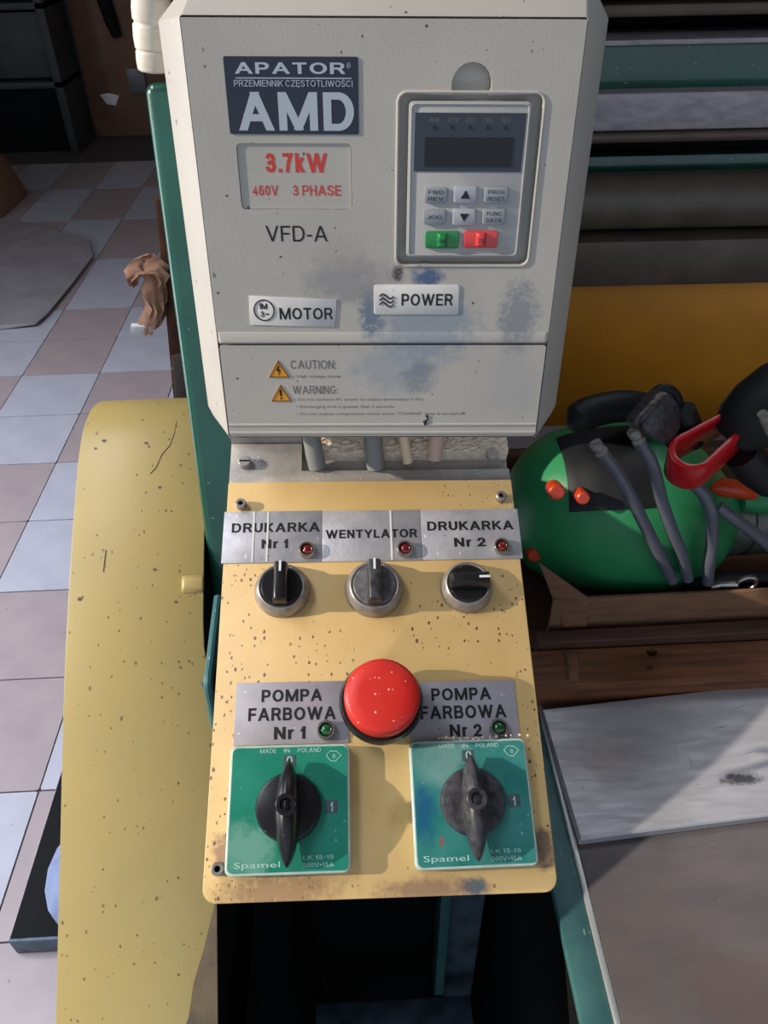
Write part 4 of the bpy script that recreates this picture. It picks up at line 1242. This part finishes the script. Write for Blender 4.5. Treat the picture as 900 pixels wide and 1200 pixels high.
for (x0, x1, y0, y1, m_, tx_) in bs:
    if tx_ in ('▲', '▼'):
        s_ = 1 if tx_ == '▲' else -1
        cxx, cyy = (x0 + x1) / 2, (y0 + y1) / 2
        pp = [(cxx - 0.0024, cyy - s_ * 0.0018), (cxx + 0.0024, cyy - s_ * 0.0018), (cxx, cyy + s_ * 0.0022)]
        lm_.prism(pp if s_ > 0 else list(reversed(pp)), 0.0028, 0.0030)
    elif tx_:
        ls = tx_.split('\n')
        h_ = 0.0019
        for i, l_ in enumerate(ls):
            yc_ = (y0 + y1) / 2 + ((0.5 - i) * 0.0033 if len(ls) > 1 else 0)
            text_into(lm_, l_, x0 + 0.002, x1 - 0.002, yc_ - h_ / 2, yc_ + h_ / 2, 0.0028)
text_into(lm_, 'RUN', 0.1232, 0.1269, 0.1168, 0.1190, 0.0049)
text_into(lm_, 'STOP', 0.1435, 0.1475, 0.1168, 0.1190, 0.0049)
lm_.obj('key_legends', 'print_black', kp, smooth=False)

# ================================================================== yellow control console
KF = frame((-0.09303617, 0.18459741, 1.19012328), 0.06772361, 0.44123908, -0.08051218)
KW, KH = 0.1880, 0.2480
kc = thing('control_console', 'sloping yellow enamel control console with switches and red stop button', 'control panel', KF)
out = [(0.0, KH), (0.0, 0.0075)] + [(0.0075 - 0.0075 * math.cos(R(a)), 0.0075 - 0.0075 * math.sin(R(a))) for a in range(15, 91, 15)] + \
      [(KW - 0.0075 + 0.0075 * math.sin(R(a)), 0.0075 - 0.0075 * math.cos(R(a))) for a in range(0, 91, 15)] + [(KW, KH)]
MB().prism(out, -0.004, 0.0).obj('lid', 'panel', kc, bevel=0.0008, seg=2)
ins = [(min(max(x, 0.003), KW - 0.003), max(y, 0.003)) for x, y in out]
MB().prism([(0.003, KH - 0.001), (0.003, 0.008), (0.008, 0.003), (KW - 0.008, 0.003), (KW - 0.003, 0.008), (KW - 0.003, KH - 0.001)], -0.010, -0.0041).obj('gasket_rim', 'dark', kc, bevel=0.0005)
MB().box(0.03, KW - 0.012, 0.125, KH - 0.025, -0.040, -0.0102).obj('box_body', 'dark', kc, bevel=0.003)
ss = MB()
for (x, y) in ((0.0094, 0.2305), (0.1791, 0.2338), (0.0078, 0.0165)):
    b_ = MB().lathe([(0.0034, 0), (0.0034, 0.0045), (0.0029, 0.005), (0.0017, 0.005), (0.0016, 0.0025)], 20, T(x, y)).obj('socket_screw', 'dusty_chrome', kc)
    MB().lathe([(0.0016, 0.0026), (0.0012, 0.0027)], 6, T(x, y)).obj('hex_recess', 'dark', b_)
# upper label strips
lab = []
for (x0, x1, y0, y1, items, st_) in (
        (-0.0012, 0.0615, 0.1903, 0.2262, [('DRUKARKA', 0.0042, 0.0602, 0.2112, 0.2178, 0.020), ('Nr 1', 0.0235, 0.0405, 0.2000, 0.2062, 0.020)], (0.0175, 0.0265)),
        (0.0618, 0.1252, 0.1904, 0.2260, [('WENTYLATOR', 0.0642, 0.1226, 0.2062, 0.2122, 0.020)], (0.1055,)),
        (0.1255, 0.1895, 0.1906, 0.2258, [('DRUKARKA', 0.1295, 0.1855, 0.2108, 0.2172, 0.020), ('Nr 2', 0.1462, 0.1665, 0.1992, 0.2055, 0.020)], ())):
    l_ = MB().box(x0, x1, y0, y1, 0.0, 0.0008).obj('label_plate', 'label', kc, bevel=0.0002)
    lettering(items, 'print_black', l_, 0.0008)
    for sx in st_:
        MB().box(sx, sx + 0.0011, y0 + 0.0005, y1 - 0.0005, 0.0008, 0.0011).obj('white_line', 'white', l_, smooth=False)  # thin white strips across the label
for (x0, x1, y0, y1, items) in (
        (0.0122, 0.0775, 0.0795, 0.1150, [('POMPA', 0.0272, 0.0622, 0.1035, 0.1106, 0.020), ('FARBOWA', 0.0200, 0.0700, 0.0928, 0.1002, 0.020), ('Nr 1', 0.0350, 0.0532, 0.0823, 0.0893, 0.020)]),
        (0.1130, 0.1758, 0.0790, 0.1132, [('POMPA', 0.1260, 0.1610, 0.1020, 0.1092, 0.020), ('FARBOWA', 0.1190, 0.1690, 0.0915, 0.0990, 0.020), ('Nr 2', 0.1355, 0.1540, 0.0812, 0.0882, 0.020)])):
    l_ = MB().box(x0, x1, y0, y1, 0.0, 0.0009).obj('label_plate', 'label_lo', kc, bevel=0.0002)
    lettering(items, 'print_black', l_, 0.0009)
# indicator lamps
for (x, y, c__) in ((0.0525, 0.1978, 'red'), (0.1143, 0.1974, 'red'), (0.1763, 0.1982, 'red'), (0.0646, 0.0866, 'green'), (0.1636, 0.0852, 'green')):
    il = MB().lathe([(0.0053, 0.0008), (0.0053, 0.0042), (0.0048, 0.0050), (0.0040, 0.0050), (0.0037, 0.0034)], 28, T(x, y), cap1=False).obj('indicator_lamp', 'chrome', kc)
    il['label'] = '%s lens lamp in a chrome ring' % c__
    MB().lathe([(0.0037, 0.0012), (0.0037, 0.0030), (0.0030, 0.0040), (0.0020, 0.0047), (0.0008, 0.0050)], 24, T(x, y)).obj('lens', 'lens_' + c__, il)
# selector switches
for (x, y, r_, ang_, ring_m, disc_m, hm) in ((0.0375, 0.1715, 0.0172, 90, 'dusty_chrome', 'black', 'black'), (0.0942, 0.1715, 0.0182, 90, 'dusty_chrome', 'clear_grey', 'black_worn'),
                                    (0.1518, 0.1715, 0.0165, 0, 'dusty_chrome', 'black', 'black')):
    mt = T(x, y, 0, R(ang_))
    k = r_
    ri = MB().lathe([(k, 0.0), (k, 0.0015), (k * 0.96, 0.004), (k * 0.86, 0.0085), (k * 0.80, 0.0092), (k * 0.74, 0.0088), (k * 0.72, 0.0078)], 48, mt, cap1=False).obj('selector_switch', ring_m, kc, ang=50)
    MB().lathe([(k * 0.725, 0.004), (k * 0.725, 0.0090), (k * 0.68, 0.0098)], 40, mt).obj('dial', disc_m, ri)
    hb_ = MB()
    L_ = k * 0.72
    hb_.loft([[(-L_, -0.0046, 0.0094), (L_ * 0.96, -0.0046, 0.0094), (L_ * 0.96, 0.0046, 0.0094), (-L_, 0.0046, 0.0094)],
              [(-L_ * 0.98, -0.0042, 0.016), (L_, -0.0042, 0.016), (L_, 0.0042, 0.016), (-L_ * 0.98, 0.0042, 0.016)],
              [(-L_ * 0.92, -0.0030, 0.0195), (L_ * 0.98, -0.0034, 0.0205), (L_ * 0.98, 0.0034, 0.0205), (-L_ * 0.92, 0.0030, 0.0195)]], m=mt)
    hb_.obj('handle', hm, ri, bevel=0.0008)
    MB().box(L_ * 0.45, L_ * 0.985, -0.0007, 0.0007, 0.0200, 0.0209, mt).obj('pointer_line', 'white', ri, smooth=False)
# stop button
mt = T(0.0960, 0.0990)
es = MB().lathe([(0.0205, 0), (0.0205, 0.006), (0.0185, 0.007), (0.0185, 0.011), (0.0232, 0.0125), (0.0236, 0.018), (0.0222, 0.0215)], 48, mt).obj('stop_button', 'black', kc, ang=40)
MB().lathe([(0.0205, 0.0205), (0.0208, 0.0305), (0.0202, 0.0325), (0.0185, 0.0338), (0.012, 0.0345), (0.004, 0.0347)], 56, mt).obj('cap', 'red_cap', es, ang=50)['label'] = 'flat red mushroom cap'
# rotary cam switches
for (cx, cy, mm, hmat, yw) in ((0.0450, 0.0453, 'switch_green', 'black', 0.0), (0.1442, 0.0455, 'switch_teal', 'black_worn', 0.01)):
    mt = T(cx, cy, 0, yw)
    hw = 0.0328
    pl = MB().prism(rrect(-hw, hw, -hw, hw, 0.0035, 4), 0.0, 0.0085, mt).obj('rotary_switch', 'pale_plastic', kc, bevel=0.0009, seg=3)
    fo = MB().prism(rrect(-hw + 0.0014, hw - 0.0014, -hw + 0.0014, hw - 0.0014, 0.0028, 4), 0.0, 0.0006).obj('face_plate', mm, pl, smooth=False)
    fo.matrix_local = mt @ Matrix.Translation((0, 0, 0.0084))
    MB().box(-0.0035, 0.0030, 0.0212, 0.0272, 0.0090, 0.0092, mt).obj('mark_square', 'switch_mark', pl, smooth=False)
    MB().box(0.0198, 0.0262, -0.0035, 0.0030, 0.0090, 0.0092, mt).obj('mark_square', 'switch_mark', pl, smooth=False)
    for (body, a0, a1, b0_, b1_, zz_) in (('0', -0.0018, 0.0014, 0.0220, 0.0266, 0.0092), ('1', 0.0222, 0.0238, -0.0028, 0.0022, 0.0092), ('MADE', -0.0165, -0.0075, 0.0285, 0.0307, 0.0090),
                                      ('IN', -0.0034, -0.0002, 0.0285, 0.0307, 0.0090), ('POLAND', 0.0042, 0.0170, 0.0285, 0.0307, 0.0090), ('Spamel', -0.0280, -0.0040, -0.0300, -0.0262, 0.0090),
                                      ('ŁK 15-15', 0.0080, 0.0240, -0.0258, -0.0238, 0.0090), ('500V~15A', 0.0080, 0.0240, -0.0296, -0.0274, 0.0090), ('B', 0.0236, 0.0250, 0.0250, 0.0270, 0.0090)):
        lettering([(body, cx + a0, cx + a1, cy + b0_, cy + b1_, 0.0)], 'print_white', pl, zz_)
    MB().tube([(cx + 0.0245 + a * 1.1, cy + 0.0262 + b, 0.0091) for a, b in ((-0.004, 0.0004), (-0.002, 0.0026), (0.001, 0.0024), (0.0036, 0.0002), (0.0006, -0.003), (-0.002, -0.0024))], 0.00025, 5, closed=True).obj('emblem', 'print_white', pl)
    MB().lathe([(0.0176, 0.0090), (0.0176, 0.0125), (0.0168, 0.0140), (0.0160, 0.0143)], 48, mt).obj('dial', hmat, pl, ang=40)
    rings = []
    for (y, w, h, b0_) in ((0.0235, 0.0008, 0.0035, 0.0135), (0.020, 0.0028, 0.0062, 0.0135), (0.014, 0.0048, 0.0100, 0.0138), (0.006, 0.0062, 0.0125, 0.0140), (0.0, 0.0066, 0.0130, 0.0140), (-0.007, 0.0064, 0.0125, 0.0140),
                      (-0.014, 0.0058, 0.0112, 0.0138), (-0.021, 0.0044, 0.0090, 0.0135), (-0.026, 0.0026, 0.0064, 0.0132), (-0.0295, 0.0006, 0.0035, 0.0130)):
        rr2 = []
        for i in range(13):
            a = math.pi * i / 12
            rr2.append((w * math.cos(a), y, b0_ + h * math.sin(a) ** 0.8))
        rings.append(rr2)
    MB().loft(rings, m=mt).obj('handle', hmat, pl, ang=60)
    MB().lathe([(0.0056, 0.020), (0.0056, 0.0280), (0.0050, 0.0286), (0.0034, 0.0286), (0.0030, 0.0270)], 28, mt, cap1=False).obj('screw_collar', hmat, pl, ang=40)
    MB().lathe([(0.0031, 0.024), (0.0031, 0.0262), (0.0012, 0.0266), (0.0010, 0.0255)], 20, mt).obj('screw', 'black_worn', pl)
# crumbs of dust above the second switch
cr = MB()
for i in range(46):
    x = 0.128 + 0.052 * random.random()
    cr.lathe([(0.0004, 0), (0.0006, 0.0004), (0.0003, 0.0008)], 5, T(x, 0.0790 + 0.0012 * random.random(), 0.0085 if random.random() < .3 else 0.0009) @ Matrix.Scale(random.uniform(0.6, 1.7), 4))
d_ = cr.obj('dust_crumbs', 'rough', kc)
d_['kind'] = 'stuff'
# teal bracket at the left underside
bp_ = [at(a, b, 'x', -0.108) for a, b in ((256, 700), (251, 740), (247, 775), (244, 800), (247, 820), (252, 850))]
inv = KF.inverted()
MB().tube([inv @ p for p in spline(bp_, 4)], 0.0032, 10).obj('side_bracket', 'green_dull', kc)
MB().lathe([(0.003, -0.004), (0.003, 0.004)], 10, T(*(inv @ at(242, 802, 'x', -0.112)))).obj('bracket_screw', 'bluesteel', kc)

# --- grey ledge between console and inverter, with cables
gb_ = thing('steel_ledge', 'dusty grey steel ledge between the console and the inverter', 'bracket', KF)
slot = [(0.052, 0.2615), (0.180, 0.2615), (0.180, 0.2690), (0.052, 0.2690)]
MB().prism([(0.0, KH + 0.0004), (KW, KH + 0.0004), (KW, 0.2575), (0.048, 0.2575), (0.048, 0.2790), (0.0, 0.2790)], -0.006, -0.0022).obj('ledge_plate', 'zinc', gb_, bevel=0.0006)
MB().box(0.048, KW, 0.2577, 0.2790, -0.011, -0.0085).obj('shadow_step', 'zinc', gb_)  # sunk to form the shadow band in front of the board
q_ = inv @ (CP + (CW @ V((287 - 450, 541 - 600, F))) * 1.0)
MB().box(0.0, 0.0478, 0.2792, 0.2805, -0.006, 0.006).obj('rear_plate', 'zinc', gb_)
rz_ = MB()
nx, ny = 60, 10
vs, fs = [], []
for j in range(ny + 1):
    for i in range(nx + 1):
        x = 0.050 + (KW - 0.050) * i / nx
        y = 0.2680 + 0.014 * j / ny
        vs.append((x, y, -0.0086 if j == 0 else 0.001 + random.uniform(-0.0009, 0.0009)))
for j in range(ny):
    for i in range(nx):
        a = j * (nx + 1) + i
        fs.append((a, a + 1, a + nx + 2, a + nx + 1))
rz_.add(vs, fs)
rz_.obj('rough_board', 'rough', gb_, smooth=False)['label'] = 'rough dusty board strip, coloured as if sunlit'


def kpx(a, b, h):
    """console-frame point at height h seen at pixel"""
    r = CW @ V((a - 450, b - 600, F))
    n_ = V((KF[0][2], KF[1][2], KF[2][2]))
    o_ = V((KF[0][3], KF[1][3], KF[2][3])) + n_ * h
    return inv @ (CP + r * ((o_ - CP).dot(n_) / r.dot(n_)))


pb_ = kpx(287, 542, 0.0)
bo = MB().lathe([(0.0042, -0.0022), (0.0042, 0.002), (0.0036, 0.0026)], 20, T(pb_.x, pb_.y)).obj('slotted_bolt', 'zinc', gb_)
MB().box(pb_.x - 0.0034, pb_.x + 0.0034, pb_.y - 0.0005, pb_.y + 0.0005, 0.0026, 0.0029).obj('slot', 'dark', bo)
pr_ = kpx(577, 532, 0.0)
MB().lathe([(0.0042, -0.0022), (0.0042, 0.001), (0.0036, 0.0016)], 20, T(pr_.x, pr_.y)).obj('slotted_bolt', 'zinc', gb_)
VI = VF.inverted()
for (ax_, bx_, by_, r_, m_, lb) in ((361, 371, 543, 0.0060, 'cable', 'left grey cable running from the inverter down to the ledge'), (434, 440, 543, 0.0062, 'cable', 'second grey cable running from the inverter down to the ledge'),
                              (466, 477, 537, 0.0034, 'cream', 'thin cream cable stub under the inverter'), (516, 509, 533, 0.0052, 'pink', 'pale pink brown cable under the inverter')):
    e = KF @ (kpx(bx_, by_, -0.001))
    s_ = at(ax_, 512, 'y', e.y + 0.012)
    s_.z = max(s_.z, 1.340)
    s_ = V((s_.x, e.y + 0.012, 1.3385))
    mid_ = (s_ + e) / 2 + V((0, 0.0, 0))
    c = thing('supply_cable', lb, 'cable', e)
    hi_ = s_ + (s_ - e) * 0.9
    hi_.z = min(hi_.z, 1.352)
    MB().tube([p - e for p in spline([hi_ + V((0, 0.004, 0)), s_, mid_, e, e + (e - mid_) * 0.15], 5)], r_, 14).obj('sheath', m_, c)
